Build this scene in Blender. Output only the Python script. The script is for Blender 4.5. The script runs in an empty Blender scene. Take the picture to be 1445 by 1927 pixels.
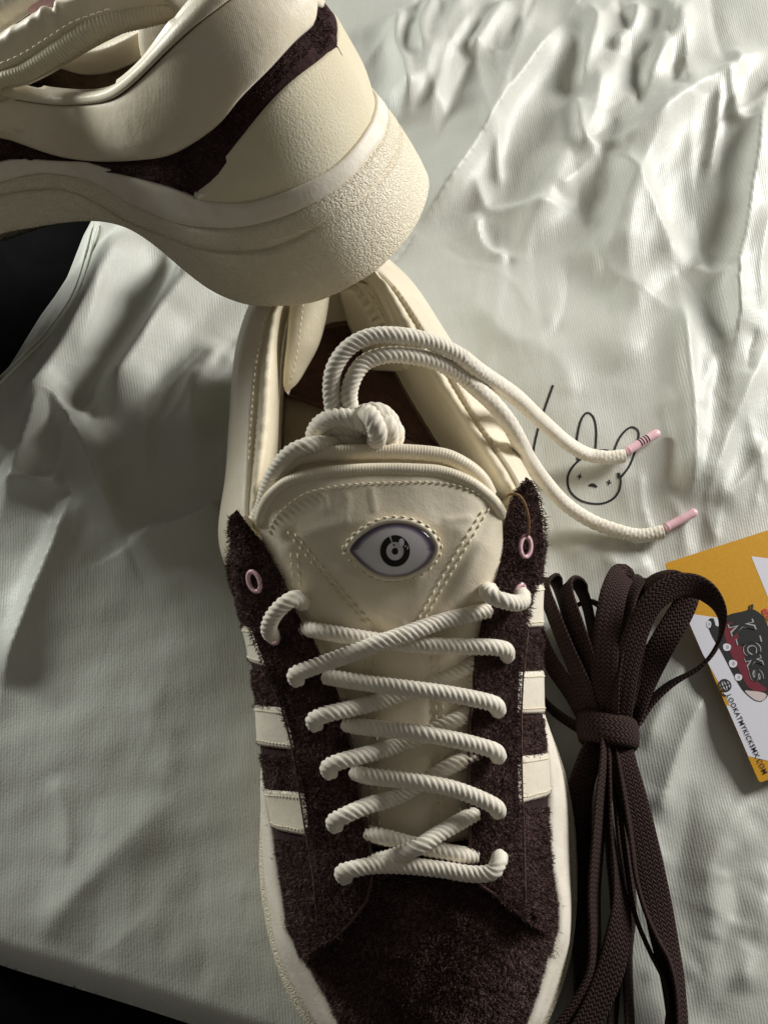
import bpy, math, random
import numpy as np
rng = np.random.default_rng(7)
random.seed(7)
sc = bpy.context.scene
COL = sc.collection
# ------------------------------------------------------------------ camera (all lengths below are centimetres, scaled to metres)
CM = 0.01
FPX, PITCH, DIST, IW, IH = 2326.0, math.radians(22), 50.5, 1445.0, 1927.0
CAM = np.array([0, -DIST*math.sin(PITCH), DIST*math.cos(PITCH)])
FW = np.array([0, math.sin(PITCH), -math.cos(PITCH)]); UP = np.array([0, math.cos(PITCH), math.sin(PITCH)]); RT = np.array([1., 0, 0])
cd = bpy.data.cameras.new("camera"); co = bpy.data.objects.new("camera", cd); COL.objects.link(co)
co.location = CAM*CM; co.rotation_euler = (PITCH, 0, 0)
cd.sensor_fit = 'VERTICAL'; cd.sensor_height = 24; cd.lens = 24*FPX/IH
cd.clip_start = 0.01; cd.clip_end = 50
sc.camera = co
# ------------------------------------------------------------------ light: a window at the upper right, plus an added fill lamp at the upper left
W = bpy.data.worlds.new("World"); sc.world = W; W.use_nodes = True
bg = W.node_tree.nodes["Background"]; bg.inputs[0].default_value = (1.0, 0.94, 0.84, 1); bg.inputs[1].default_value = 0.11
def area(name, loc, tgt, sx, sy, power, col):
    l = bpy.data.lights.new(name, 'AREA'); l.shape = 'RECTANGLE'; l.size = sx; l.size_y = sy; l.energy = power; l.color = col
    o = bpy.data.objects.new(name, l); COL.objects.link(o)
    from mathutils import Vector
    o.location = loc; d = Vector(tgt)-Vector(loc); o.rotation_euler = d.to_track_quat('-Z', 'Y').to_euler()
    return o
area("window_light", (0.74, 0.40, 0.35), (0.05, 0.0, 0.02), 0.26, 0.36, 10.6, (1.0, 0.985, 0.96))
area("side_fill_light", (-0.50, 0.34, 0.16), (-0.14, 0.07, 0), 0.14, 0.16, 3.4, (0.97, 1.0, 0.96))  # added lamp, no known source: brightens the left cloth and its folds
sc.view_settings.view_transform = 'Standard'; sc.view_settings.look = 'None'; sc.view_settings.exposure = 0; sc.view_settings.gamma = 1

# ------------------------------------------------------------------ geometry helpers
def ray(px, py):
    return FW + RT*((px-IW/2)/FPX) + UP*((IH/2-py)/FPX)
def P(px, py, z):
    d = ray(px, py); return CAM + d*((z-CAM[2])/d[2])
def PP(pts): return np.array([P(*p) for p in pts])
def proj(X):
    d = np.asarray(X)-CAM; z = d@FW
    return np.stack([IW/2+FPX*(d@RT)/z, IH/2-FPX*(d@UP)/z], -1)
def spl(pts, n, closed=False, dense=14, even=True):
    """Catmull-Rom through the points, resampled to n points."""
    p = np.asarray(pts, float)
    q = np.vstack([p[-1], p, p[0], p[1]]) if closed else np.vstack([2*p[0]-p[1], p, 2*p[-1]-p[-2]])
    out = []
    for i in range(1, len(q)-2):
        a, b, c, d = q[i-1], q[i], q[i+1], q[i+2]
        t = np.linspace(0, 1, dense, endpoint=False)[:, None]
        k1 = max(np.linalg.norm(c-b), 1e-6); k0 = max(np.linalg.norm(b-a), 1e-6); k2 = max(np.linalg.norm(d-c), 1e-6)
        m1 = (c-a)/(k0+k1)*k1; m2 = (d-b)/(k1+k2)*k1
        out.append((2*t**3-3*t**2+1)*b+(t**3-2*t**2+t)*m1+(-2*t**3+3*t**2)*c+(t**3-t**2)*m2)
    out = np.vstack(out+[(p[:1] if closed else p[-1:])])
    if not even: return out
    return resample(out, n, closed)
def resample(out, n, closed=False):
    L = np.r_[0, np.cumsum(np.linalg.norm(np.diff(out, axis=0), axis=1))]
    s = np.linspace(0, L[-1], n+1)[:-1] if closed else np.linspace(0, L[-1], n)
    return np.stack([np.interp(s, L, out[:, k]) for k in range(out.shape[1])], -1)
def clen(p): return np.linalg.norm(np.diff(p, axis=0), axis=1).sum()
def link(name, me, mat, parent=None):
    if mat is not None: me.materials.append(mat)
    o = bpy.data.objects.new(name, me); COL.objects.link(o)
    if parent is not None: o.parent = parent
    return o
def mesh(name, V, F, mat, parent=None, smooth=True):
    """V in cm; F an int array (n,3|4) or a list of index tuples."""
    V = np.asarray(V, float)*CM
    me = bpy.data.meshes.new(name)
    if isinstance(F, np.ndarray):
        n, k = F.shape
        me.vertices.add(len(V)); me.vertices.foreach_set('co', V.astype(np.float32).ravel())
        me.loops.add(n*k); me.loops.foreach_set('vertex_index', F.astype(np.int32).ravel())
        me.polygons.add(n); me.polygons.foreach_set('loop_start', np.arange(0, n*k, k, dtype=np.int32))
        me.update(calc_edges=True)
    else:
        me.from_pydata(V.tolist(), [], [list(map(int, f)) for f in F]); me.update()
    me.validate()
    me.polygons.foreach_set('use_smooth', np.full(len(me.polygons), smooth))
    return link(name, me, mat, parent)
def gridF(m, n, cu=False, cv=False, off=0):
    i = np.arange(m if cu else m-1); j = np.arange(n if cv else n-1)
    I, J = np.meshgrid(i, j, indexing='ij'); I2 = (I+1) % m; J2 = (J+1) % n
    return (np.stack([I*n+J, I*n+J2, I2*n+J2, I2*n+J], -1).reshape(-1, 4))+off
def gnorm(S, c=None):
    du = np.gradient(S, axis=0); dv = np.gradient(S, axis=1)
    n = np.cross(du, dv); n /= np.linalg.norm(n, axis=-1, keepdims=True)+1e-9
    if c is not None:
        s = np.sign(((S-np.asarray(c))*n).sum(-1, keepdims=True)); s[s == 0] = 1
        n = n*s
    return n
def slab(name, S, t, c, mat, parent=None, rnd=0.5, wave=0.0):
    """a grid surface S thickened by t towards c, its rim rounded over."""
    m, n = S.shape[:2]; N = gnorm(S, c)
    e = np.ones((m, n)); e[[0, -1], :] = 1-rnd; e[:, [0, -1]] = 1-rnd
    top = S-N*t*(1-e)[..., None]; bot = S-N*t
    if wave: top = top+N*(wave*np.sin(S[..., :1]*9+S[..., 1:2]*7)*np.sin(S[..., 1:2]*5))
    V = np.vstack([top.reshape(-1, 3), bot.reshape(-1, 3)]); k = m*n
    b = np.r_[np.arange(n), np.arange(1, m)*n+n-1, (m-1)*n+np.arange(n-2, -1, -1), np.arange(m-2, 0, -1)*n]
    b2 = np.roll(b, -1)
    F = np.vstack([gridF(m, n), gridF(m, n, off=k)[:, ::-1], np.stack([b, b+k, b2+k, b2], -1)])
    return mesh(name, V, F, mat, parent), top, N
def loft(curves, n, prof=None):
    """curves: list of (k,3) arrays of equal length; n samples across by spline."""
    C = np.stack(curves, 0)
    return np.stack([spl(C[:, i], n, even=True) for i in range(C.shape[1])], 1)   # (n across, along)
def coons(top, bot, left, right, nu, nv):
    T, B, L, R = resample(top, nu), resample(bot, nu), resample(left, nv), resample(right, nv)
    u = np.linspace(0, 1, nu)[None, :, None]; v = np.linspace(0, 1, nv)[:, None, None]
    S = (1-v)*T[None]+v*B[None]+(1-u)*L[:, None]+u*R[:, None]
    S = S-((1-u)*(1-v)*T[0]+u*(1-v)*T[-1]+(1-u)*v*B[0]+u*v*B[-1])
    return S
def frames(p):
    t = np.gradient(p, axis=0); t /= np.linalg.norm(t, axis=1, keepdims=True)+1e-12
    a = np.array([0, 0, 1.]) if abs(t[0][2]) < .9 else np.array([1., 0, 0])
    n = np.zeros_like(p); v = np.cross(t[0], a); v /= np.linalg.norm(v); n[0] = v
    for i in range(1, len(p)):
        v = v-t[i]*(v@t[i]); v /= np.linalg.norm(v)+1e-12; n[i] = v
    return t, n, np.cross(t, n)
def tubeVF(p, r, k=14, lobes=0, pitch=0.66, amp=0.0, mode=0, off=0, cap=True):
    t, n, b = frames(p); m = len(p)
    th = np.linspace(0, 2*np.pi, k, endpoint=False)[None]; s = np.r_[0, np.cumsum(np.linalg.norm(np.diff(p, axis=0), axis=1))][:, None]
    R = np.broadcast_to(np.asarray(r, float).reshape(-1, 1), (m, k)).copy()
    if amp and mode == 0:
        R *= 1-amp+amp*1.35*np.abs(np.cos(lobes/2*(th-2*np.pi*s/pitch)))**.8
    elif amp:
        R *= 1-amp+amp*1.5*np.maximum(np.abs(np.cos(lobes*th/2+np.pi*s/pitch)), np.abs(np.cos(lobes*th/2-np.pi*s/pitch)))
    if cap:
        R[0] *= .55; R[-1] *= .55
    V = p[:, None]+R[..., None]*(np.cos(th)[..., None]*n[:, None]+np.sin(th)[..., None]*b[:, None])
    V = V.reshape(-1, 3); F = gridF(m, k, cv=True)
    if cap:
        V = np.vstack([V, p[0]-t[0]*.05*R[0].mean(), p[-1]+t[-1]*.05*R[-1].mean()])
        j = np.arange(k); j2 = (j+1) % k
        F = np.vstack([F, np.stack([np.full(k, m*k), j2, j, j], -1)[:, [0, 1, 2, 2]], np.stack([np.full(k, m*k+1), (m-1)*k+j, (m-1)*k+j2, (m-1)*k+j2], -1)])
    return V, F+off
class Bag:
    """collects shapes that end up as ONE mesh object."""
    def __init__(s): s.V = []; s.F = []; s.n = 0
    def add(s, V, F):
        V = np.asarray(V); s.V.append(V); F = np.asarray(F)
        s.F += [tuple(dict.fromkeys((f+s.n).tolist())) for f in F]; s.n += len(V); return s
    def tube(s, p, r, k=8, **kw):
        return s.add(*tubeVF(np.asarray(p, float), r, k, **kw))
    def build(s, name, mat, parent=None, smooth=True):
        return mesh(name, np.vstack(s.V), s.F, mat, parent, smooth)
def tube(name, p, r, mat, parent=None, k=12, **kw):
    return Bag().tube(p, r, k, **kw).build(name, mat, parent)
def empty(name, loc, label, cat, group=None):
    o = bpy.data.objects.new(name, None); COL.objects.link(o); o.empty_display_size = .02
    o.location = np.asarray(loc)*CM; o['label'] = label; o['category'] = cat
    if group: o['group'] = group
    return o
ORIG = {}
def settle(root):
    """children were built in world coordinates: keep them there."""
    bpy.context.view_layer.update()
    mw = root.matrix_world.inverted()
    for c in root.children: c.matrix_parent_inverse = mw
def onto(S, px, py, lift=0.0, N=None):
    """point on a grid surface that the photograph shows at px,py"""
    V = S.reshape(-1, 3); q = proj(V); d = ((q-np.array([px, py]))**2).sum(1); k = np.argpartition(d, 6)[:6]
    w = 1/(d[k]+2); z = (V[k, 2]*w).sum()/w.sum()
    if N is not None:
        nn = N.reshape(-1, 3)[k[np.argmin(d[k])]]; return P(px, py, z)+nn*lift
    return P(px, py, z+lift)
def stitches(bag, path, step=.26, ln=.18, r=.035, N=(0, 0, 1)):
    L = clen(path); n = max(2, int(L/step)); q = resample(path, n*4+1)
    for i in range(n):
        a, b = q[4*i], q[min(4*i+3, len(q)-1)]; d = (b-a)
        mid = (a+b)/2+np.asarray(N)*r*.6
        bag.tube(np.array([a+d*.06, mid-d*.2, mid+d*.2, b-d*.06]), [r*.6, r, r, r*.6], 6)
def fibers(name, meshes, count, ln, wid, mat, parent, mask=None, lean=(0, 0, 0), edge=None, edge_n=0, edge_ln=.3):
    """suede nap as thin bent blades scattered over grid surfaces (S,N)."""
    allV = []; tot = 0
    areas = []
    for S, N in meshes:
        a = np.linalg.norm(np.cross(S[1:, :-1]-S[:-1, :-1], S[:-1, 1:]-S[:-1, :-1]), axis=-1); areas.append(a)
    if mask is not None: areas = [a*mask[:-1, :-1] for a in areas]
    A = sum(a.sum() for a in areas)
    for (S, N), a in zip(meshes, areas):
        k = int(count*a.sum()/A)
        idx = rng.choice(a.size, k, p=(a/a.sum()).ravel()); i, j = np.unravel_index(idx, a.shape)
        u, v = rng.random((k, 1)), rng.random((k, 1))
        p = (S[i, j]*(1-u)+S[i+1, j]*u)*(1-v)+(S[i, j+1]*(1-u)+S[i+1, j+1]*u)*v
        nn = N[i, j]
        allV.append(blades(p, nn, ln*(.4+rng.random((k, 1))), wid, lean))
    if edge is not None:
        for E, out, nrm in edge:
            k = int(edge_n*clen(E)); q = resample(E, max(k, 2)); k = len(q)
            def fit(o):
                o = np.asarray(o, float)
                if o.ndim == 1: return np.broadcast_to(o, (k, 3))
                x = np.linspace(0, 1, k); xo = np.linspace(0, 1, len(o)); return np.stack([np.interp(x, xo, o[:, c]) for c in range(3)], -1)
            d = fit(out)
            allV.append(blades(q+rng.normal(0, .03, (k, 3)), d+fit(nrm)*rng.normal(.2, .4, (k, 1)), edge_ln*(.2+rng.random((k, 1))**2*1.3), wid, lean))
    V = np.concatenate(allV, 0); k = len(V)
    b = (np.arange(k)*5)[:, None]
    F3 = np.concatenate([b+np.array([[0, 1, 3]]), b+np.array([[0, 3, 2]]), b+np.array([[2, 3, 4]])], 0)
    o = mesh(name, V.reshape(-1, 3), F3, mat, parent, False); o['kind'] = 'stuff'
    return o
def blades(p, nn, ln, wid, lean):
    k = len(p)
    sw = np.stack([np.sin(p[:, 0]*2.1+p[:, 1]*1.3), np.sin(p[:, 1]*1.7-p[:, 0]*1.1+2), .3*np.sin(p[:, 0]*3.1+p[:, 1]*2.3)], -1)+.7*np.stack([np.sin(p[:, 0]*5.3-p[:, 1]*4.1), np.sin(p[:, 1]*6.1+p[:, 0]*3.7), 0*p[:, 0]], -1)
    ln = ln*(1+.35*np.sin(p[:, :1]*4.3+p[:, 1:2]*3.1)*np.sin(p[:, 1:2]*5.2-p[:, :1]*2.2))
    d = nn+rng.normal(0, .55, (k, 3))+.55*sw+np.asarray(lean); d /= np.linalg.norm(d, axis=1, keepdims=True)+1e-9
    d2 = d+rng.normal(0, .7, (k, 3)); d2 /= np.linalg.norm(d2, axis=1, keepdims=True)+1e-9
    sd = np.cross(d, rng.normal(0, 1, (k, 3))); sd /= np.linalg.norm(sd, axis=1, keepdims=True)+1e-9
    w = sd*wid/2
    return np.stack([p-w-nn*.02, p+w-nn*.02, p+d*ln*.5-w*.8, p+d*ln*.5+w*.8, p+d*ln*.5+d2*ln*.5], 1)

# ------------------------------------------------------------------ materials
def MAT(name, col, rough=.6, spec=.3, sheen=0, coat=0, sheen_rough=.4):
    m = bpy.data.materials.new(name); m.use_nodes = True; b = m.node_tree.nodes["Principled BSDF"]
    b.inputs['Base Color'].default_value = (*col, 1); b.inputs['Roughness'].default_value = rough
    b.inputs['Specular IOR Level'].default_value = spec
    b.inputs['Sheen Weight'].default_value = sheen; b.inputs['Sheen Roughness'].default_value = sheen_rough
    b.inputs['Coat Weight'].default_value = coat; b.inputs['Coat Roughness'].default_value = .03
    return m
class NT:
    def __init__(s, m): s.t = m.node_tree; s.b = s.t.nodes["Principled BSDF"]; s.tc = s.t.nodes.new('ShaderNodeTexCoord')
    def n(s, ty, **kw):
        x = s.t.nodes.new(ty)
        for k, v in kw.items():
            if k in x.inputs.keys(): x.inputs[k].default_value = v
            else: setattr(x, k, v)
        return x
    def l(s, a, b): s.t.links.new(a, b)
    def mapping(s, rot=(0, 0, 0), sca=(1, 1, 1)):
        m = s.n('ShaderNodeMapping'); m.inputs['Rotation'].default_value = rot; m.inputs['Scale'].default_value = sca
        s.l(s.tc.outputs['Object'], m.inputs[0]); return m.outputs[0]
    def noise(s, scale, detail=3, vec=None, rough=.55):
        x = s.n('ShaderNodeTexNoise', Scale=scale, Detail=detail, Roughness=rough); s.l(vec or s.tc.outputs['Object'], x.inputs['Vector']); return x.outputs[0]
    def wave(s, scale, vec, dist=0, dscale=1, d='X', prof='SIN'):
        x = s.n('ShaderNodeTexWave', Scale=scale, Distortion=dist); x.inputs['Detail Scale'].default_value = dscale; x.bands_direction = d; x.wave_profile = prof
        s.l(vec, x.inputs['Vector']); return x.outputs[1]
    def math(s, op, a, b=None):
        x = s.n('ShaderNodeMath', operation=op)
        for i, v in enumerate((a, b)):
            if v is None: continue
            if isinstance(v, (int, float)): x.inputs[i].default_value = v
            else: s.l(v, x.inputs[i])
        return x.outputs[0]
    def bump(s, h, dist, strength=1, prev=None):
        x = s.n('ShaderNodeBump', Strength=strength, Distance=dist*CM); s.l(h, x.inputs['Height'])
        if prev is not None: s.l(prev, x.inputs['Normal'])
        return x.outputs[0]
    def ramp(s, f, stops):
        x = s.n('ShaderNodeValToRGB'); r = x.color_ramp
        while len(r.elements) < len(stops): r.elements.new(.5)
        for e, (p, c) in zip(r.elements, stops): e.position = p; e.color = (*c, 1) if len(c) == 3 else c
        s.l(f, x.inputs[0]); return x.outputs[0]
    def col(s, c): s.l(c, s.b.inputs['Base Color'])
    def nor(s, c): s.l(c, s.b.inputs['Normal'])

def fabric(name, c1, c2, rib=900, rot=0.35, rough=.5, sheen=.25, ribamp=.0022, wr=.07):
    m = MAT(name, c1, rough, .35, sheen); t = NT(m)
    v = t.mapping((0, 0, rot)); w = t.wave(rib/1.8, v, .4, 3)
    n1 = t.noise(60, 4); n2 = t.noise(1500, 2); t.col(t.ramp(n1, [(.3, c2), (.7, c1)]))
    b = t.bump(n1, wr); b = t.bump(w, ribamp, 1, b); b = t.bump(n2, .006, 1, b); t.nor(b)
    return m
CREAM = (.81, .735, .58); CREAM2 = (.76, .67, .50)
M = {}
M['satin'] = fabric('cream_satin', CREAM, CREAM2, 1100, .3, .42, .2)
M['lining'] = fabric('cream_lining', (.78, .70, .52), (.72, .64, .46), 1400, .9, .5, .3)
M['leather'] = MAT('cream_leather', (.82, .75, .62), .5, .35); t = NT(M['leather'])
n = t.noise(350, 5); n2 = t.noise(45, 3); t.col(t.ramp(n2, [(.3, (.78, .70, .56)), (.7, (.85, .79, .66))])); t.nor(t.bump(n, .03, .8))
M['counter'] = MAT('cream_nubuck', (.76, .70, .52), .75, .2, .3); t = NT(M['counter'])
n = t.noise(1300, 4); n2 = t.noise(30, 5); t.col(t.ramp(n2, [(.3, (.70, .63, .45)), (.72, (.80, .74, .57))])); t.nor(t.bump(n, .03, .9))
M['rubber'] = MAT('cream_rubber', (.80, .72, .56), .55, .3); t = NT(M['rubber'])
n = t.noise(800, 1, rough=.4); w = t.math('ABSOLUTE', t.math('SUBTRACT', n, .5)); w = t.math('MINIMUM', t.math('MULTIPLY', w, 9), 1.0)
n2 = t.noise(25, 4); t.col(t.ramp(n2, [(.3, (.76, .68, .51)), (.7, (.83, .76, .61))])); t.nor(t.bump(w, .027, .9))
M['rubber_smooth'] = MAT('cream_rubber_smooth', (.83, .77, .65), .5, .3); t = NT(M['rubber_smooth'])
n = t.noise(120, 6); n2 = t.noise(900, 3); t.col(t.ramp(n, [(.25, (.74, .67, .54)), (.6, (.84, .78, .67))])); b = t.bump(n, .03, .8); t.nor(t.bump(n2, .012, .8, b))
def suede(name, c1, c2):
    m = MAT(name, c1, .95, .05, .04, sheen_rough=.6); t = NT(m); n = t.noise(420, 5, rough=.7); n2 = t.noise(70, 4)
    x = t.math('MULTIPLY', n, n2); t.col(t.ramp(x, [(.14, c1), (.4, c2)])); b = t.bump(n2, .12, .8); t.nor(t.bump(n, .1, 1, b)); return m
M['suede'] = suede('brown_suede', (.026, .0125, .012), (.062, .033, .031))
M['nap'] = MAT('brown_nap', (.034, .0185, .018), .85, .08, .0); t = NT(M['nap'])
n = t.math('ADD', t.math('MULTIPLY', t.noise(700, 2), .6), t.math('MULTIPLY', t.noise(75, 4), .4)); t.col(t.ramp(n, [(.36, (.032, .016, .015)), (.62, (.19, .122, .110))]))
M['rope'] = MAT('cream_cord', (.84, .78, .66), .7, .2, .3); t = NT(M['rope'])
n = t.noise(2200, 3); n2 = t.noise(300, 3); t.col(t.ramp(n2, [(.3, (.78, .71, .58)), (.7, (.87, .82, .71))])); t.nor(t.bump(n, .012, .9))
M['thread'] = MAT('cream_thread', (.80, .72, .54), .6, .3)
M['cut'] = MAT('suede_cut_edge', (.10, .060, .052), .95, .05)
M['brown_thread'] = MAT('tan_thread', (.25, .15, .07), .8, .2)
M['pink'] = MAT('pink_plastic', (.80, .50, .55), .3, .5); t = NT(M['pink']); n = t.noise(300, 3); t.col(t.ramp(n, [(.3, (.74, .43, .48)), (.7, (.84, .57, .61))])); t.nor(t.bump(n, .01, .6))
M['ink'] = MAT('black_ink', (.012, .012, .012), .6, .3)
M['hole'] = MAT('dark_eyelet_bore', (.02, .015, .02), .9, .1)
M['insole'] = fabric('taupe_insole', (.36, .28, .20), (.30, .23, .16), 1500, 0, .8, .1)
M['heelpad'] = suede('dark_brown_footbed', (.085, .043, .033), (.15, .082, .064))
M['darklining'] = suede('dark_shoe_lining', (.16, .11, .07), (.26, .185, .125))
M['flatlace'] = MAT('dark_brown_flat_lace', (.03, .017, .016), .9, .1, .0); t = NT(M['flatlace'])
at = t.n('ShaderNodeAttribute', attribute_name='braid'); sx = t.n('ShaderNodeSeparateXYZ'); t.l(at.outputs['Vector'], sx.inputs[0])
cl_ = t.math('MULTIPLY', sx.outputs[1], 2.5); fr = t.math('ABSOLUTE', t.math('SUBTRACT', t.math('FRACT', cl_), .5))
ph = t.math('ADD', t.math('MULTIPLY', sx.outputs[0], 38.), t.math('MULTIPLY', fr, 9.)); hh = t.math('ADD', t.math('MULTIPLY', t.math('SINE', ph), .5), .5)
hh = t.math('MULTIPLY', hh, t.math('MINIMUM', t.math('MULTIPLY', t.math('SUBTRACT', .5, t.math('ABSOLUTE', t.math('SUBTRACT', fr, .25))), 2.4), 1.)); n = t.noise(1500, 3); hh = t.math('ADD', t.math('MULTIPLY', hh, .75), t.math('MULTIPLY', n, .4))
t.col(t.ramp(hh, [(.15, (.016, .009, .008)), (.95, (.066, .041, .036))])); t.nor(t.bump(hh, .06, .9))
M['table'] = MAT('black_table', (.0025, .0025, .0025), .9, .05); t = NT(M['table']); n = t.noise(90, 4); t.col(t.ramp(n, [(.3, (.002, .002, .002)), (.7, (.004, .004, .0045))]))
M['cloth'] = MAT('sage_satin_twill', (.52, .53, .465), .46, .42, .12); t = NT(M['cloth'])
v = t.mapping((0, 0, -.10)); w = t.wave(290, v, .5, 6); n1 = t.noise(900, 3); n2 = t.noise(22, 4)
t.col(t.ramp(n2, [(.3, (.49, .495, .44)), (.7, (.555, .56, .505))])); n4 = t.noise(38, 5, t.mapping((0, 0, .35), (1, .3, 1))); b = t.bump(w, .0045, .9); b = t.bump(n4, .15, .7, b); b = t.bump(n1, .012, .8, b); t.nor(b)
M['seam'] = MAT('sage_seam_thread', (.62, .64, .55), .6, .3)
M['yellow'] = MAT('yellow_card', (.60, .30, .012), .55, .3); t = NT(M['yellow']); n = t.noise(1200, 3); t.col(t.ramp(n, [(.3, (.56, .275, .008)), (.7, (.64, .325, .016))])); t.nor(t.bump(n, .004, .5))
for k, c in dict(white=(.70, .70, .76), red=(.16, .012, .025), hot=(.55, .05, .06), grey=(.42, .40, .40), pale=(.62, .52, .50)).items():
    M[k] = MAT('card_'+k, c, .55, .3); t = NT(M[k]); n = t.noise(1000, 3); t.nor(t.bump(n, .003, .5))

# ------------------------------------------------------------------ the setting: a black table under the bag
tb = mesh('table', [(-90, -90, -1.0), (90, -90, -1.0), (90, 90, -1.0), (-90, 90, -1.0), (-90, -90, -4), (90, -90, -4), (90, 90, -4), (-90, 90, -4)],
          [(0, 1, 2, 3), (7, 6, 5, 4), (0, 4, 5, 1), (1, 5, 6, 2), (2, 6, 7, 3), (3, 7, 4, 0)], M['table'], None, False)
tb['kind'] = 'structure'; tb['label'] = 'matt black table top showing past the edges of the cloth'

# ------------------------------------------------------------------ the cloth bag: a folded height field
FOLDS = [  # (pixels, height cm, half width cm each side: left-of-path, right-of-path)
 # left, under the raised shoe
 ([(250, 400), (205, 520), (150, 640), (90, 740), (20, 850)], .9, 1.0, .9),
 ([(420, 470), (350, 560), (270, 680), (200, 800)], 1.0, .9, 1.3),
 ([(0, 960), (50, 860), (105, 760), (150, 815), (190, 900), (240, 1032)], .9, .5, .9),
 ([(240, 1032), (290, 1008), (370, 980), (440, 940)], .8, .35, .9),
 ([(430, 640), (380, 740), (360, 850)], .6, .8, .8),
 ([(0, 915), (60, 910), (140, 920)], .35, .25, .35),
 ([(140, 920), (110, 1010), (60, 1130), (0, 1300)], .5, .8, .5),
 ([(330, 430), (270, 560), (190, 700), (110, 830)], -.55, .8, .8),
 ([(470, 620), (400, 760), (330, 900)], .5, .7, .9),
 ([(520, 560), (440, 640), (400, 740)], -.4, .6, .6),
 # lower left, soft
 ([(100, 1450), (130, 1560), (120, 1640)], .18, .4, .5),
 ([(330, 1500), (200, 1620), (60, 1790)], .22, .9, .9),
 ([(260, 1300), (320, 1420), (300, 1500)], .12, .6, .6),
 ([(330, 1050), (430, 1120), (520, 1150)], .18, .8, .8),
 # upper right
 ([(1070, 30), (960, 190), (870, 330), (780, 440)], 1.0, .5, 2.2), ([(1190, 60), (1090, 240), (1020, 380), (960, 520)], .7, .9, 1.2), ([(1330, 120), (1230, 260), (1180, 420), (1170, 560)], .7, 1.0, 1.3), ([(890, -40), (800, 150), (740, 260)], .7, .7, 1.0), ([(1290, 430), (1200, 560), (1150, 720)], .35, 1.0, 1.2),
 ([(770, 230), (760, 150), (745, 90), (760, 20)], .8, .55, .45),
 ([(900, 20), (850, 100), (820, 190), (800, 260)], .5, .5, .6),
 ([(820, 0), (790, 70), (800, 140)], .5, .4, .4),
 ([(960, 0), (920, 60), (880, 130)], .7, .45, .6),
 ([(1110, 0), (1120, 60), (1100, 130), (1090, 190)], .6, .4, .5),
 ([(1200, 0), (1190, 50), (1150, 110)], .6, .35, .5),
 ([(1290, 0), (1270, 60), (1240, 120), (1190, 190)], .6, .45, .6),
 ([(1445, 90), (1390, 130), (1330, 170), (1250, 230), (1180, 280), (1100, 280)], .6, .5, .7),
 ([(1080, 190), (1085, 240), (1095, 280), (1130, 290)], .35, .3, .3),
 ([(1130, 285), (1180, 330), (1220, 390), (1250, 450), (1270, 520)], .32, .35, .6),
 ([(1130, 285), (1090, 330), (1045, 375)], .32, .3, .45),
 ([(890, 330), (910, 390), (920, 400), (1000, 395), (1070, 395)], .28, .3, .4),
 ([(900, 400), (900, 440), (925, 475), (965, 480)], .35, .22, .5),
 ([(940, 230), (935, 300), (940, 360)], .3, .25, .3),
 ([(1350, 160), (1345, 250), (1330, 340)], .45, .22, .3),
 ([(1360, 130), (1375, 200), (1380, 230), (1420, 240)], .4, .3, .3),
 ([(1445, 170), (1420, 240), (1405, 340), (1390, 450), (1375, 520), (1380, 600), (1372, 700)], 1.0, 1.2, .4),
 ([(1300, 500), (1340, 520), (1375, 505)], .3, .3, .4),
 ([(1275, 540), (1285, 620), (1292, 700), (1300, 800), (1300, 900), (1295, 965)], .7, .45, .6),
 ([(1100, 440), (1150, 520), (1220, 560), (1270, 600)], .22, .5, .7),
 ([(1445, 640), (1400, 740), (1360, 840), (1320, 960)], .5, .5, .7),
 ([(1445, 830), (1400, 900), (1350, 960)], .35, .4, .5),
 ([(1445, 400), (1425, 500), (1430, 600)], .35, .3, .4),
 # right, lower
 ([(1340, 1290), (1290, 1380), (1255, 1480), (1240, 1560)], .45, .45, .8),
 ([(1445, 1500), (1380, 1540), (1330, 1640), (1340, 1780), (1310, 1927)], .4, .9, .9),
 ([(1445, 1680), (1400, 1760), (1400, 1880)], .3, .6, .6),
 ([(1300, 1230), (1240, 1330), (1210, 1420)], .25, .4, .4),
 ([(1130, 1040), (1180, 1070), (1230, 1050)], .25, .4, .5),
 ([(1060, 1050), (1130, 1015), (1210, 1040)], .2, .5, .5),
 ([(1010, 640), (1060, 700), (1075, 760)], .12, .6, .6),
 ([(880, 560), (960, 640), (1010, 640), (1050, 560)], .14, .6, .6),
]
DENT = [((960, 455), .55, 1.0), ((1090, 390), .4, .55), ((1130, 520), .45, 1.2), ((1170, 130), .5, 1.2), ((1330, 420), .35, .7), ((1020, 150), .5, 1.2), ((300, 900), .5, 1.4), ((1390, 1380), .3, 1.2), ((1060, 30), .5, .7), ((870, 60), .35, .7), ((1250, 60), .4, .6)]
_fold = []
_r2 = np.random.default_rng(21)
def _many(n, xr, yr, ang, ln, hh, ww):
    for _ in range(n):
        x, y = _r2.uniform(*xr), _r2.uniform(*yr); a = math.radians(_r2.uniform(*ang)); L = _r2.uniform(*ln); c = _r2.normal(0, .18)
        dx, dy = math.cos(a), -math.sin(a)
        FOLDS.append(([(x-dx*L/2, y-dy*L/2), (x+dy*L*c*.5, y-dx*L*c*.5), (x+dx*L/2, y+dy*L/2)], _r2.uniform(*hh)*_r2.choice([1, 1, -1]), _r2.uniform(*ww), _r2.uniform(*ww)))
_many(30, (720, 1440), (-40, 220), (50, 105), (140, 340), (.08, .30), (.22, .6))
_many(22, (830, 1440), (200, 700), (45, 105), (180, 460), (.05, .16), (.3, .9))
_many(16, (1180, 1440), (650, 1000), (70, 110), (100, 300), (.06, .22), (.15, .45))
_many(18, (1200, 1440), (1450, 1927), (40, 120), (80, 260), (.04, .14), (.2, .6))
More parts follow.
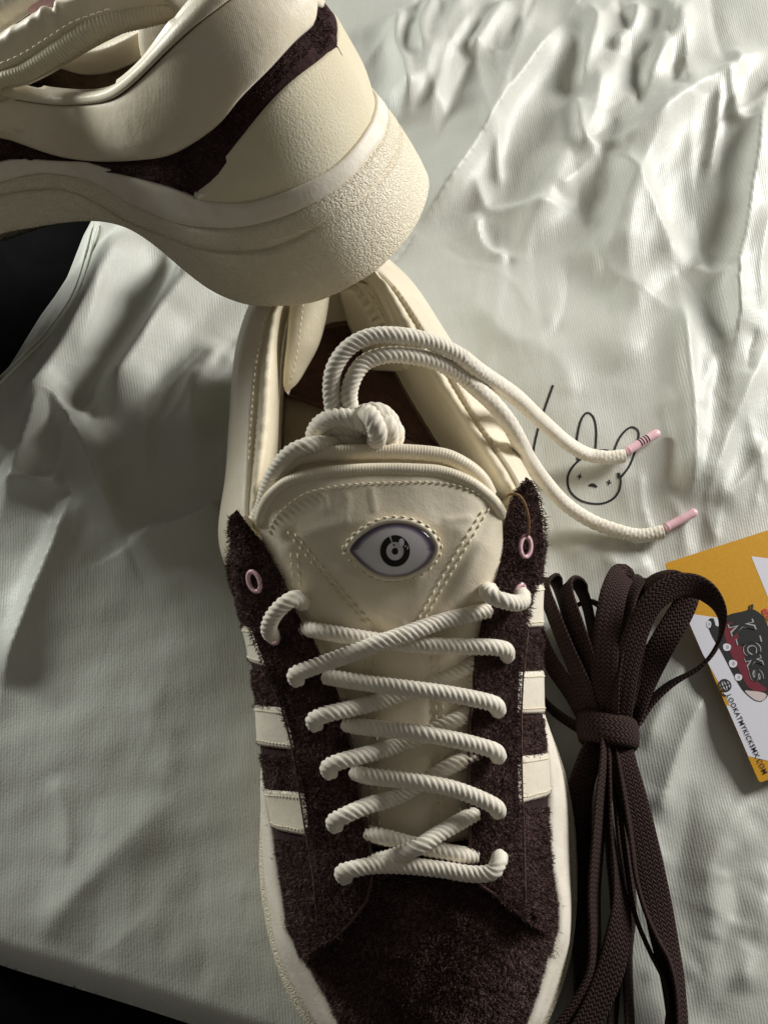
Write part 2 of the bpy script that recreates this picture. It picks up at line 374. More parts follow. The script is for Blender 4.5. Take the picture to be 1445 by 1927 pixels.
_many(16, (40, 430), (440, 900), (45, 75), (100, 300), (.08, .26), (.2, .6))
_many(26, (740, 1440), (20, 760), (20, 150), (60, 200), (.03, .075), (.09, .16))
_many(10, (20, 420), (480, 1000), (20, 150), (60, 180), (.03, .06), (.09, .16))
_many(20, (-20, 480), (1000, 1850), (35, 110), (80, 300), (.02, .07), (.2, .7))
for pts, h, wl, wr in FOLDS:
    x0_ = pts[0][0]; q = np.array([P(x, y, 0)[:2] for x, y in pts]); q = spl(np.c_[q, np.zeros(len(q))], 40)[:, :2]; _fold.append((q, h*(1.2 if x0_ > 700 and pts[0][1] < 1000 else 1.6 if x0_ < 450 and pts[0][1] < 1040 else 1.0), wl, wr, 1.0 if min(wl, wr) < .55 else .35))
_dent = [(P(*c, 0)[:2], h, w) for c, h, w in DENT]
_np = [(rng.normal(0, 1, 2)*k, rng.random()*6.28, a) for k, a in [(.35, .06)]*5+[(.9, .022)]*7+[(2.2, .006)]*6]
def cloth_z(X, Y):
    X = np.asarray(X, float); Y = np.asarray(Y, float); z = np.zeros_like(X)
    for k, ph, a in _np: z = z+a*np.sin(k[0]*X+k[1]*Y+ph)
    for q, h, wl, wr, sharp in _fold:
        lo = q.min(0)-3.2*max(wl, wr); hi = q.max(0)+3.2*max(wl, wr)
        m = (X > lo[0]) & (X < hi[0]) & (Y > lo[1]) & (Y < hi[1])
        if not m.any(): continue
        x = X[m]; y = Y[m]
        A = q[:-1]; d = q[1:]-A; L2 = (d*d).sum(1)
        rx = x[:, None]-A[:, 0]; ry = y[:, None]-A[:, 1]
        u = np.clip((rx*d[:, 0]+ry*d[:, 1])/L2, 0, 1)
        ex = rx-u*d[:, 0]; ey = ry-u*d[:, 1]; D = ex*ex+ey*ey; k = D.argmin(1); r = np.arange(len(x))
        dist = np.sqrt(D[r, k]); side = d[k, 0]*ry[r, k]-d[k, 1]*rx[r, k]
        s = (k+u[r, k])/len(A); tap = np.clip(np.minimum(s, 1-s)/.22, 0, 1); tap = .12+.88*tap*tap*(3-2*tap)
        w = np.where(side > 0, wl, wr)
        ex_ = 1.7-.55*sharp; z[m] += h*tap*np.exp(-(np.sqrt(dist**2+.012)/w)**ex_)
    for c, h, w in _dent:
        z = z-.55*h*np.exp(-((X-c[0])**2+(Y-c[1])**2)/(1.5*w)**2)
    return z
edge_px = [(330, 250), (220, 340), (162, 424), (119, 527), (79, 582), (0, 709), (-110, 860), (-170, 1200), (-120, 1600), (-50, 1790), (0, 1816), (120, 1853), (238, 1889), (356, 1927), (600, 2010), (900, 2120), (1500, 2190), (1900, 1900), (1900, 900), (1800, 100), (1500, -120), (1200, -170), (900, -170), (600, -100), (450, 50)]
EDGE = np.array([P(x, y, -.7)[:2] for x, y in edge_px])
EDGE = spl(np.c_[EDGE, np.zeros(len(EDGE))], 150, closed=True)[:, :2]
def edge_dist(X, Y):
    A = EDGE; B = np.roll(EDGE, -1, 0); d = B-A; out = np.full(X.shape, 1e9); nx = np.zeros(X.shape); ny = np.zeros(X.shape); ins = np.zeros(X.shape, bool)
    for a, b, e in zip(A, B, d):
        u = np.clip(((X-a[0])*e[0]+(Y-a[1])*e[1])/(e@e), 0, 1); qx = a[0]+u*e[0]; qy = a[1]+u*e[1]
        D = (X-qx)**2+(Y-qy)**2; m = D < out; out[m] = D[m]; nx[m] = qx[m]; ny[m] = qy[m]
        c = (a[1] > Y) != (b[1] > Y)
        ins ^= c & (X < (b[0]-a[0])*(Y-a[1])/(b[1]-a[1]+1e-12)+a[0])
    return np.sqrt(out), nx, ny, ins
bag = empty('dust_bag', (0, 0, -.9), 'pale sage satin bag lying wrinkled under both shoes, printed with a rabbit face', 'cloth bag')
st = .115
gx = np.arange(-23, 26, st); gy = np.arange(-22.5, 33, st); GX, GY = np.meshgrid(gx, gy, indexing='ij')
D, NX, NY, INS = edge_dist(GX, GY)
snap = (~INS) & (D < st*1.5); GX = np.where(snap, NX, GX); GY = np.where(snap, NY, GY); D = np.where(snap, 0, D)
def edge_fall(D): return -.93*np.clip(1-D/1.0, 0, 1)**2.2
def shoe_flat(X, Y):      # cloth pressed flat beneath the standing shoe
    c = P(785, 1350, 0); q = ((X-c[0])/5.6)**2+((Y-c[1])/14.5)**2
    return np.clip((q-.8)/.5, 0, 1)
def bag_z(X, Y, D=None):
    if D is None: D = edge_dist(np.atleast_1d(X), np.atleast_1d(Y))[0].reshape(np.shape(X))
    k = np.clip(D/1.6, 0, 1); return np.maximum(cloth_z(X, Y)*(k*.9+.1)*(.15+.85*shoe_flat(X, Y)), -.7)+edge_fall(D)
GZ = bag_z(GX, GY, D)
keep = INS | snap
V = np.stack([GX, GY, GZ], -1).reshape(-1, 3); F = gridF(len(gx), len(gy)); kf = keep.ravel()[F].all(1); F = F[kf]
us = np.unique(F); mp = np.zeros(len(V), int); mp[us] = np.arange(len(us))
mesh('fabric', V[us], mp[F], M['cloth'], bag)
def on_cloth(px, py, lift=.02):
    z = 0.
    for _ in range(4):
        p = P(px, py, z); z = float(bag_z(np.array([p[0]]), np.array([p[1]]))[0])
    return P(px, py, z)+np.array([0, 0, lift])
def cloth_path(pts, n): return np.array([on_cloth(x, y) for x, y in spl(np.array(pts, float), n)])
def flat_strip(path, w):
    t = np.gradient(path, axis=0); t /= np.linalg.norm(t, axis=1, keepdims=True)+1e-9
    s = np.cross(t, [0, 0, 1.]); s /= np.linalg.norm(s, axis=1, keepdims=True)+1e-9
    w = np.broadcast_to(np.asarray(w, float).reshape(-1, 1), (len(path), 1))
    A = np.stack([path-s*w/2, path+s*w/2], 1); m = len(path)
    V = np.vstack([A.reshape(-1, 3), A.reshape(-1, 3)-[0, 0, .012]]); F = np.vstack([gridF(m, 2), gridF(m, 2, off=2*m)])
    return V, F
# hem seam by the left edge of the bag
hb = Bag(); hp = [(186, 424), (146, 558), (95, 630), (40, 685), (0, 725), (-60, 800)]
hb.tube(cloth_path(hp, 60)+[0, 0, .02], .07, 8)
hb.tube(cloth_path([(x-9, y-4) for x, y in hp], 60)+[0, 0, .0], .05, 8)
hb.build('hem_seam', M['seam'], bag)
# the rabbit-face print
em = Bag()
for pts, w in [
    ([(1119, 850), (1100, 860), (1085, 870), (1071, 888), (1067, 906), (1073, 926), (1090, 941), (1114, 948), (1136, 947), (1155, 937), (1165, 921), (1167, 902), (1163, 890)], .085),
    ([(1087, 868), (1084, 840), (1087, 812), (1094, 788), (1104, 777), (1114, 783), (1120, 800), (1121, 825), (1119, 852)], .09),
    ([(1119, 850), (1136, 847), (1154, 850)], .07),
    ([(1154, 850), (1164, 826), (1178, 809), (1190, 804), (1200, 812), (1200, 826), (1194, 850), (1184, 876), (1172, 893), (1164, 900), (1162, 890)], .085)]:
    em.add(*flat_strip(cloth_path(pts, 60), w))
for x, y in ((1090, 897), (1145, 908)):
    for a, b in (((-4, -1), (4, 1)), ((1, -5), (-1, 5))):
        em.add(*flat_strip(cloth_path([(x+a[0], y+a[1]), (x, y), (x+b[0], y+b[1])], 6), .05))
em.add(*flat_strip(cloth_path([(1107, 914), (1115, 913), (1123, 917)], 12), .15*np.sin(np.linspace(.35, 2.8, 12))))
em.build('rabbit_print', M['ink'], bag)
pl = Bag(); pl.add(*flat_strip(cloth_path([(1040, 725), (1022, 776), (1010, 815), (1002, 855), (995, 905)], 40), .09)); pl.build('printed_stroke', M['ink'], bag)
pl = Bag(); pl.add(*flat_strip(cloth_path([(921, 786), (928, 798), (934, 812)], 8), .16)); pl.build('printed_stroke', M['ink'], bag)
settle(bag)
# ------------------------------------------------------------------ the laced sneaker standing on the bag
sh1 = empty('sneaker', P(785, 1350, 0), 'brown suede sneaker with cream rope laces and an eye badge, standing flat on the cloth', 'sneaker', 'pair of brown and cream sneakers')
cX = P(780, 1350, 3)
def yc(pts, ys):
    """curve given as (px,py,h) -> world points at the picture rows ys"""
    p = spl(np.array(pts, float), 400); o = np.argsort(p[:, 1]); p = p[o]
    return np.array([P(np.interp(y, p[:, 1], p[:, 0]), y, np.interp(y, p[:, 1], p[:, 2])) for y in ys])
# --- sole: closed loops, heel centre -> left side -> toe -> right side
SLl = [(650, 572), (590, 592), (550, 650), (520, 760), (505, 900), (500, 1050), (500, 1200), (500, 1330), (497, 1450), (490, 1550), (488, 1640), (497, 1720), (515, 1800), (545, 1880), (590, 1950), (660, 2015), (740, 2052), (830, 2060)]
SLr = [(830, 2060), (910, 2040), (975, 2000), (1022, 1945), (1055, 1870), (1072, 1810), (1082, 1745), (1086, 1680), (1085, 1600), (1080, 1540), (1068, 1470), (1048, 1410), (1020, 1340), (1000, 1250), (985, 1130), (970, 1000), (940, 860), (890, 760), (840, 680), (780, 610), (715, 578), (650, 572)]
SEl = [(650, 600), (600, 618), (570, 670), (540, 780), (525, 900), (520, 1050), (516, 1200), (508, 1340), (499, 1467), (514, 1564), (521, 1613), (536, 1710), (545, 1758), (579, 1816), (613, 1874), (637, 1927), (690, 1972), (760, 2000), (830, 2005)]
SEr = [(830, 2005), (895, 1990), (950, 1962), (989, 1927), (1015, 1855), (1035, 1782), (1049, 1758), (1047, 1685), (1035, 1627), (1030, 1564), (1032, 1492), (1025, 1409), (1010, 1340), (985, 1250), (970, 1130), (950, 1000), (915, 870), (870, 780), (825, 700), (770, 630), (710, 603), (650, 600)]
def half(pts, z, n):
    p = spl(np.array([(x, y, 0) for x, y in pts], float), 300); W3 = np.array([P(x, y, z) for x, y, _ in p]); return resample(W3, n)
SL = np.vstack([half(SLl, 1.0, 90)[:-1], half(SLr, 1.0, 90)[:-1]]); SE = np.vstack([half(SEl, 2.5, 90)[:-1], half(SEr, 2.5, 90)[:-1]])
cen = SL.mean(0)
def inset(L, d, z):
    t = np.roll(L, -1, 0)-np.roll(L, 1, 0); t[:, 2] = 0; n = np.stack([t[:, 1], -t[:, 0], 0*t[:, 0]], -1); n /= np.linalg.norm(n, axis=1, keepdims=True)
    n *= np.sign(((L-cen)*n).sum(1).mean()); o = L-n*d; o[:, 2] = z; return o
def mixl(a, b, t, z, d=0):
    o = a*(1-t)+b*t; return inset(o, -d, z)
loops = [inset(SL, .5, .02), inset(SL, .25, .12), inset(SL, .06, .45), SL, mixl(SL, SE, .12, 1.32, .03), mixl(SL, SE, .18, 1.40, -.05), mixl(SL, SE, .24, 1.50, .02), mixl(SL, SE, .4, 1.9, .06)]
ns = len(SL)
V = np.vstack(loops); F = [tuple(f) for f in gridF(len(loops), ns, cv=True).tolist()]+[tuple(range(ns))]
mid = mesh('midsole', V, F, M['rubber'], sh1)
fl = [mixl(SL, SE, .4, 1.9, .06), mixl(SL, SE, .52, 2.1, .10), mixl(SL, SE, .6, 2.2, .06), mixl(SL, SE, .66, 2.28, .09), mixl(SL, SE, .82, 2.48, .08), mixl(SL, SE, .95, 2.62, .02), mixl(SL, SE, 1.06, 2.55, 0), inset(SE, .5, 2.2), inset(SE, 1.2, 1.9)]
V = np.vstack(fl); F = [tuple(f) for f in gridF(len(fl), ns, cv=True).tolist()]+[tuple(range((len(fl)-1)*ns, len(fl)*ns))]
mesh('foxing', V, F, M['rubber_smooth'], mid)
# --- the quarters (suede side walls under the eyestays)
ysl = np.arange(1010, 1806, 10.)
def side_loft(a, b, c, ys, n=12):
    A, B, C = yc(a, ys), yc(b, ys), yc(c, ys)
    return np.stack([spl(np.array([A[i], B[i], C[i]]), n) for i in range(len(ys))], 0)
QL = side_loft([(470, 1000, 2.5), (470, 1100, 2.5), (488, 1250, 2.5), (503, 1380, 2.5), (499, 1467, 2.5), (514, 1564, 2.5), (521, 1613, 2.5), (536, 1710, 2.5), (545, 1758, 2.5), (575, 1810, 2.5)],
               [(418, 1000, 5.8), (436, 1100, 5.6), (462, 1190, 5.3), (474, 1250, 5.1), (485, 1330, 4.7), (490, 1390, 4.4), (500, 1450, 4.0), (519, 1510, 3.8), (535, 1570, 3.8), (552, 1650, 3.8), (565, 1758, 3.7), (585, 1810, 3.5)],
               [(440, 1000, 8.6), (455, 1100, 8.1), (490, 1190, 7.6), (515, 1274, 7.1), (540, 1332, 6.7), (560, 1390, 6.3), (570, 1448, 5.95), (588, 1506, 5.6), (598, 1574, 5.2), (606, 1640, 4.9), (612, 1753, 4.5), (615, 1810, 4.2)], ysl)
QR = side_loft([(990, 1000, 2.5), (975, 1130, 2.5), (985, 1250, 2.5), (1005, 1340, 2.5), (1025, 1409, 2.5), (1032, 1492, 2.5), (1030, 1564, 2.5), (1035, 1627, 2.5), (1047, 1685, 2.5), (1049, 1758, 2.5), (1035, 1810, 2.5)],
               [(1020, 1000, 6.0), (1020, 1060, 5.8), (1018, 1120, 5.5), (1018, 1200, 5.1), (1019, 1280, 4.7), (1020, 1346, 4.3), (1022, 1409, 3.9), (1022, 1492, 3.7), (1018, 1564, 3.6), (1018, 1627, 3.6), (1022, 1685, 3.6), (1020, 1758, 3.5), (1005, 1810, 3.3)],
               [(1010, 1000, 8.3), (995, 1109, 7.7), (980, 1182, 7.3), (970, 1274, 6.8), (968, 1341, 6.4), (968, 1419, 6.0), (970, 1506, 5.5), (973, 1564, 5.2), (977, 1637, 4.9), (978, 1715, 4.6), (970, 1810, 4.1)], ysl)
qL, tL, nL = slab('quarter', QL, .22, cX, M['suede'], sh1); qR, tR, nR = slab('quarter', QR, .22, cX, M['suede'], sh1)
def stripe_mask(rows): return np.array([0. if any(a-2 <= y <= b+14 for a, b in rows) else 1. for y in ysl])[:, None]*np.ones((1, 12))
ROWS_L = ((1176, 1240), (1324, 1396), (1486, 1560)); ROWS_R = ((1094, 1170), (1260, 1332), (1418, 1498))
fibers('nap', [(QL, nL)], 26000, .13, .026, M['nap'], qL, mask=stripe_mask(ROWS_L), lean=(0, -.5, 0), edge=[(QL[:, 0], (-1, 0, 0), (0, 0, .4))], edge_n=14, edge_ln=.25)
fibers('nap', [(QR, nR)], 22000, .13, .026, M['nap'], qR, mask=stripe_mask(ROWS_R), lean=(0, -.5, 0), edge=[(QR[:, 0], (1, 0, 0), (0, 0, .4))], edge_n=14, edge_ln=.25)
# --- cream stripes with pinked edges, three each side
def stripe(S, N, rows, tilt, s0, s1):
    m, n = S.shape[:2]; na, nb = 18, 40
    us = np.linspace(s0, s1, nb)
    G = np.zeros((na, nb, 3)); NN = np.zeros_like(G)
    for j, u in enumerate(us):
        zz = 2.2*(abs(((j*.5) % 1)-.5)*2)
        y0 = rows[0]+tilt[0]*(u-s0)/(s1-s0)+zz; y1 = rows[1]+tilt[1]*(u-s0)/(s1-s0)-zz
        for i, y in enumerate(np.linspace(y0, y1, na)):
            a = np.clip((y-ysl[0])/10., 0, m-1.001); b = u*(n-1); b = min(b, n-1.001)
            i0, j0 = int(a), int(b); fa, fb = a-i0, b-j0
            f = lambda Q: (Q[i0, j0]*(1-fa)+Q[i0+1, j0]*fa)*(1-fb)+(Q[i0, j0+1]*(1-fa)+Q[i0+1, j0+1]*fa)*fb
            G[i, j] = f(S); NN[i, j] = f(N)
    G = G+NN*.09
    o, T, N2 = slab('stripe', G, .12, cX, M['leather'], sh1, .25)
    b = Bag()
    for i in (2, na-3): stitches(b, G[i]+NN[i]*.0, .2, .13, .025, NN[i].mean(0))
    so = b.build('stitching', M['thread'], o); so['kind'] = 'stuff'
    f = fibers('nap', [], 0, .1, .02, M['nap'], o, edge=[(G[0], -(G[1]-G[0])*-3.5, NN[0]*.6), (G[-1], -(G[-1]-G[-2])*3.5, NN[-1]*.6)], edge_n=16, edge_ln=.16)
    return o
for rows, tilt in (((1176, 1232), (2, 24)), ((1322, 1396), (8, 16)), ((1484, 1556), (6, 20))): stripe(QL, nL, rows, tilt, .05, 1.)
for rows, tilt in (((1092, 1178), (10, 4)), ((1260, 1342), (4, 2)), ((1414, 1494), (10, 20))): stripe(QR, nR, rows, tilt, .05, 1.)
# --- toe box
tl = resample(np.array([P(x, y, 2.5) for x, y in [(545, 1690), (545, 1758), (579, 1816), (613, 1874), (637, 1927), (690, 1972), (760, 2000), (830, 2005)]]), 46)
tr = resample(np.array([P(x, y, 2.5) for x, y in [(1040, 1660), (1047, 1700), (1049, 1758), (1035, 1782), (1015, 1855), (989, 1927), (950, 1962), (895, 1990), (830, 2005)]]), 46)
hc = np.interp(np.linspace(0, 1, 46), [0, .15, .3, .45, .6, .75, .88, 1], [5.75, 5.6, 5.25, 4.85, 4.4, 3.9, 3.3, 2.5])
ss = np.linspace(-1, 1, 41)
VP = np.zeros((46, 41, 3))
for i in range(46):
    for j, s in enumerate(ss):
        p = tl[i]*(1-(s+1)/2)+tr[i]*(s+1)/2; p = p.copy(); p[2] = 2.5+(hc[i]-2.5)*(1-abs(s)**2.5)**.9; VP[i, j] = p
# the box runs back under the laces
back = [VP[0]*1.0]
for dy, dz in ((1.0, .05), (2.0, .0)):
    b = VP[0].copy(); b[:, 1] += dy; b[:, 2] = 2.5+(b[:, 2]-2.5)*(1+dz*.0)+dz; back.insert(0, b)
VP = np.concatenate([np.array(back[:-1]), VP], 0)
vo_, tV, nV = slab('toe_box', VP, .2, cX-np.array([0, 9, 3]), M['suede'], sh1, .1)
fibers('nap', [(VP, nV)], 60000, .15, .028, M['nap'], vo_, lean=(0, -.4, .1), edge=[(VP[3:, 0], (-1, 0, .3), (0, 0, .3)), (VP[3:, -1], (1, 0, .3), (0, 0, .3))], edge_n=10, edge_ln=.2)
# --- eyestays
L3 = [(450, 968, 9.9), (464, 986, 9.8), (490, 1012, 9.7), (512, 1050, 9.5), (534, 1092, 9.3), (555, 1149, 9.0), (580, 1188, 8.8), (608, 1245, 8.5), (637, 1312, 8.1), (657, 1385, 7.7), (671, 1443, 7.35), (678, 1501, 7.0), (690, 1550, 6.75), (698, 1608, 6.45), (700, 1652, 6.2), (690, 1695, 5.9), (661, 1734, 5.6), (632, 1763, 5.35)]
L2 = [(431, 975, 9.6), (428, 990, 9.2), (437, 1060, 8.7), (450, 1130, 8.2), (470, 1190, 7.9), (490, 1240, 7.6), (502, 1274, 7.35), (528, 1332, 7.0), (545, 1390, 6.6), (555, 1448, 6.25), (570, 1506, 5.9), (577, 1574, 5.55), (589, 1613, 5.3), (591, 1686, 4.95), (588, 1730, 4.7), (582, 1770, 4.5), (575, 1800, 4.3)]
R3 = [(985, 906, 9.9), (962, 935, 9.8), (948, 985, 9.7), (938, 1040, 9.5), (928, 1090, 9.3), (914, 1149, 9.0), (905, 1191, 8.8), (894, 1245, 8.5), (891, 1308, 8.1), (884, 1351, 7.9), (882, 1419, 7.5), (882, 1492, 7.05), (884, 1564, 6.65), (884, 1642, 6.25), (905, 1666, 6.05), (933, 1685, 5.85), (981, 1724, 5.3), (1000, 1738, 4.95)]
R2 = [(1003, 908, 9.8), (1020, 950, 9.1), (1028, 1030, 8.6), (1020, 1080, 8.3), (1003, 1120, 8.0), (993, 1182, 7.75), (984, 1220, 7.5), (981, 1274, 7.2), (979, 1341, 6.8), (979, 1419, 6.35), (981, 1506, 5.85), (984, 1564, 5.55), (986, 1637, 5.2), (989, 1715, 4.9), (1000, 1742, 4.75)]
def stay(A, B, n=100, k=12, crown=.22):
    a, b = resample(PP(spl(np.array(A, float), 300)), n), resample(PP(spl(np.array(B, float), 300)), n)
    v = np.linspace(0, 1, k)[None, :, None]; S = a[:, None]*(1-v)+b[:, None]*v
    S[..., 2] += crown*np.sin(np.pi*v[..., 0])**.7; return S
def by_rows(A, B, ya0, ya1):
    return A, B
SLs = stay(L3, L2); SRs = stay(R3, R2)
sL, tsL, nsL = slab('eyestay', SLs, .26, cX, M['suede'], sh1, .4); sR, tsR, nsR = slab('eyestay', SRs, .26, cX, M['suede'], sh1, .4)
inL = np.array([1, .2, .2]); inR = np.array([-1, .2, .2])
fibers('nap', [(SLs, nsL)], 26000, .13, .026, M['nap'], sL, lean=(0, -.5, 0), edge=[(SLs[:, 0], (1, 0, .4), (0, 0, .5)), (SLs[:, -1], (-1, 0, .4), (0, 0, .5))], edge_n=16, edge_ln=.22)
fibers('nap', [(SRs, nsR)], 26000, .13, .026, M['nap'], sR, lean=(0, -.5, 0), edge=[(SRs[:, 0], (-1, 0, .4), (0, 0, .5)), (SRs[:, -1], (1, 0, .4), (0, 0, .5))], edge_n=16, edge_ln=.22)
# vamp wings: the suede that carries the stays' lower corner down to the sole
def wing(A, B, name='vamp_wing'):
    S = stay(A, B, 30, 10, .05); o, T, N = slab(name, S, .2, cX, M['suede'], sh1, .4)
    fibers('nap', [(S, N)], 5000, .13, .026, M['nap'], o, lean=(0, -.5, 0), edge=[(S[:, 0], (0, -1, .2), (0, 0, .4))], edge_n=14, edge_ln=.2)
wing([(933, 1688, 5.85), (981, 1726, 5.3), (1012, 1748, 4.4), (1041, 1766, 3.0)], [(960, 1640, 5.4), (990, 1640, 5.0), (1012, 1640, 4.3), (1033, 1640, 3.2)])
wing([(640, 1758, 5.4), (610, 1780, 4.9), (585, 1800, 4.3), (566, 1800, 3.2)], [(640, 1700, 5.6), (600, 1690, 5.1), (570, 1690, 4.4), (545, 1700, 3.2)])
# stay lining: cream leather turned up behind each stay's inner edge
for nm, C, dx in (('stay_lining', L3, 1), ('stay_lining', R3, -1)):
    c = np.array(C[:9], float); a = PP(c); b = PP(c+np.array([dx*9., 4, -.35])); d = PP(c+np.array([dx*4., 10, -1.6]))
    S = np.stack([resample(a, 40)-[0, 0, .22], resample(b, 40)-[0, 0, .0], resample(d, 40)], 1); S = np.stack([spl(S[i], 8) for i in range(40)], 0)
    slab(nm, S, .12, cX, M['lining'], sh1)
# seam line on the right quarter and left stay
for C in ([(993, 1190, 7.95), (984, 1274, 7.5), (981, 1341, 7.1), (981, 1419, 6.7), (983, 1506, 6.2), (986, 1590, 5.75), (988, 1680, 5.3), (990, 1722, 5.1)], [(503, 1270, 7.55), (530, 1332, 7.2), (548, 1400, 6.75), (560, 1470, 6.3), (574, 1560, 5.8), (590, 1650, 5.3), (598, 1750, 4.9)]):
    tube('seam', resample(PP(C), 60), .03, M['nap'], sh1, 6)
# cut edges of the stays, showing paler than the nap
for C, kk in ((L3[8:], .02), (R3[8:], .02)): tube('cut_edge', resample(PP([(x, y, h+.02) for x, y, h in C]), 70), .055, M['cut'], sh1, 7)
# eyelets
def eyelet(px, py, S, N, rx=.22, ry=.33, lift=.03):
    c = onto(S, px, py); k = np.argmin(((S.reshape(-1, 3)-c)**2).sum(1)); n = N.reshape(-1, 3)[k]; c = c+n*lift
    t = np.array([.15, -1, 0]); t -= n*(t@n); t /= np.linalg.norm(t); b = np.cross(n, t)
    th = np.linspace(0, 2*np.pi, 33)[:, None]; p = c+t*ry*np.cos(th)+b*rx*np.sin(th)
    e = tube('eyelet', p, .085, M['pink'], sh1, 8, cap=False)
    disc = Bag(); D_ = np.vstack([c-n*.03, (c-n*.03)+(p[:-1]-c)*.98]); disc.add(D_, np.array([(0, i, i % 32+1, i % 32+1) for i in range(1, 33)])[:, [0, 1, 2, 2]]); disc.build('bore', M['hole'], e)
eyelet(480, 1094, SLs, nsL); eyelet(513, 1192, SLs, nsL); eyelet(987, 1029, SRs, nsR); eyelet(975, 1118, SRs, nsR)
tube('thread_loop', spl(PP([(951, 936, 10.2), (960, 930, 10.5), (975, 932, 10.6), (987, 948, 10.4), (994, 975, 10.0), (994, 1000, 9.6), (988, 1020, 9.2)]), 40), .045, M['brown_thread'], sh1, 6, lobes=2, pitch=.3, amp=.3)
# --- tongue
T_top = [(487, 988, 9.8), (494, 960, 10.2), (510, 932, 10.7), (545, 905, 11.1), (607, 889, 11.4), (665, 884, 11.5), (723, 882, 11.5), (780, 883, 11.5), (830, 887, 11.4), (880, 905, 11.2), (915, 930, 10.8), (935, 952, 10.4), (946, 975, 10.0)]
T_left = [(487, 988, 9.8), (497, 1040, 9.3), (525, 1110, 8.7), (565, 1200, 7.9), (605, 1280, 7.2), (630, 1360, 6.7), (644, 1450, 6.2), (656, 1550, 5.7), (664, 1640, 4.7)]
T_right = [(946, 975, 10.0), (948, 1040, 9.4), (940, 1120, 8.7), (927, 1200, 7.9), (918, 1290, 7.2), (912, 1370, 6.7), (908, 1450, 6.2), (905, 1550, 5.7), (905, 1640, 4.7)]
T_bot = [(664, 1640, 4.7), (780, 1640, 4.9), (905, 1640, 4.7)]
f3 = lambda c: PP(spl(np.array(c, float), 200))
TS = coons(f3(T_top), f3(T_bot), f3(T_left), f3(T_right), 90, 130)
uu = np.linspace(0, 1, 90)[None]; vv = np.linspace(0, 1, 130)[:, None]
cr = np.interp(vv, [0, .05, .15, .35, .6, 1], [0., .35, .8, .75, .5, .3])
TS[..., 2] += cr*np.sin(np.pi*uu)**.8
# soft padding: quilting along the stitched V and wrinkles
q = proj(TS.reshape(-1, 3)).reshape(TS.shape[:2]+(2,))
def segd(q, a, b):
    a, b = np.array(a, float), np.array(b, float); d = b-a; u = np.clip(((q-a)@d)/(d@d), 0, 1); return np.linalg.norm(q-(a+u[..., None]*d), axis=-1)
for a, b, h, w in (((548, 1010), (705, 1182), .14, 14), ((925, 960), (790, 1182), .14, 14), ((700, 1230), (695, 1600), .07, 12), ((812, 1235), (822, 1600), .09, 12), ((705, 1182), (745, 1195), .1, 12)):
    TS[..., 2] -= h*np.exp(-(segd(q, a, b)/w)**2)
for a, b, h, w in (((640, 1070), (667, 1088), .08, 8), ((610, 930), (612, 960), .05, 5), ((840, 980), (885, 975), .05, 6), ((780, 1095), (790, 1085), .06, 6), ((760, 1180), (765, 1215), .06, 8), ((840, 1215), (880, 1240), -.08, 12), ((700, 920), (705, 960), .04, 5), ((655, 935), (650, 980), .04, 6)):
    TS[..., 2] += h*np.exp(-(segd(q, a, b)/w)**2)
to, tT, nT = slab('tongue', TS, .5, cX-np.array([0, 0, 4]), M['satin'], sh1, .3)
b = Bag()
TN = np.array([0, -.35, .94])
def tst(pts, **k): stitches(b, np.array([onto(TS, x, y, .03) for x, y in spl(np.array(pts, float), 40)]), N=TN, **k)
for d in (0, 13):
    tst([(541+d, 1000+d*.3), (600+d, 1075), (690+d*.9, 1178)], step=.3)
    tst([(921-d, 955+d*.4), (860-d, 1060), (795-d*.9, 1172)], step=.3)
    tst([(548+d, 1040), (553+d, 1110)], step=.3)
    tst([(812+d, 1235), (818+d, 1300), (822+d, 1400), (824+d, 1560)], step=.3)
    tst([(690+d, 1240), (692+d, 1300), (697+d, 1420), (700+d, 1560)], step=.3)
tst([(505, 1003), (512, 985), (526, 965), (573, 930), (637, 914), (723, 908), (830, 908), (886, 923), (925, 950), (940, 975)], step=.22, r=.027)
so = b.build('stitching', M['thread'], to); so['kind'] = 'stuff'
# ribbed binding on the tongue's front edge, and the second padded roll behind
def ribtube(name, pts, r, parent, lobes_n=520, seg=16):
    p = spl(PP(pts), lobes_n); rr = r*(1+.02*np.sin(np.arange(lobes_n)*2*np.pi/5)); rr[:14] *= np.linspace(.4, 1, 14); rr[-14:] *= np.linspace(1, .4, 14)
    return tube(name, p, rr, M['satin'], parent, seg)
ribtube('binding', [(x, y+1, h-.05) for x, y, h in T_top], .20, to)
Tb = [(520, 960, 9.9), (530, 900, 10.5), (546, 872, 10.9), (573, 859, 11.1), (637, 852, 11.3), (700, 850, 11.3), (757, 850, 11.3), (835, 858, 11.2), (875, 876, 11.0), (905, 902, 10.6), (925, 940, 10.0)]
ribtube('binding', Tb, .25, to, 480)
Tm = [(x, (y+yy)/2+2, min(h, hh)-.45) for (x, y, h), (xx, yy, hh) in zip(np.array(spl(np.array(Tb, float), 11)), np.array(spl(np.array(T_top, float), 11)))]
n = 80
A_ = spl(PP(T_top), n); B_ = spl(PP([((a[0]+c[0])/2, (a[1]+c[1])/2, (a[2]+c[2])/2-.35) for a, c in zip(spl(np.array(T_top, float), 13), spl(np.array(Tb, float), 13))]), n)
C_ = spl(PP(Tb), n); E_ = C_+np.array([0, .9, -3.5]); G_ = C_+np.array([0, .6, -.8])
BK = np.stack([spl(np.array([A_[i]-[0, 0, .1], B_[i], C_[i], G_[i], E_[i]]), 26) for i in range(n)], 1)
mesh('back_panel', BK.reshape(-1, 3), gridF(26, n), M['satin'], to)
b = Bag(); stitches(b, B_*.55+C_*.45+[0, 0, .06], .22, N=TN); so = b.build('stitching', M['thread'], to); so['kind'] = 'stuff'
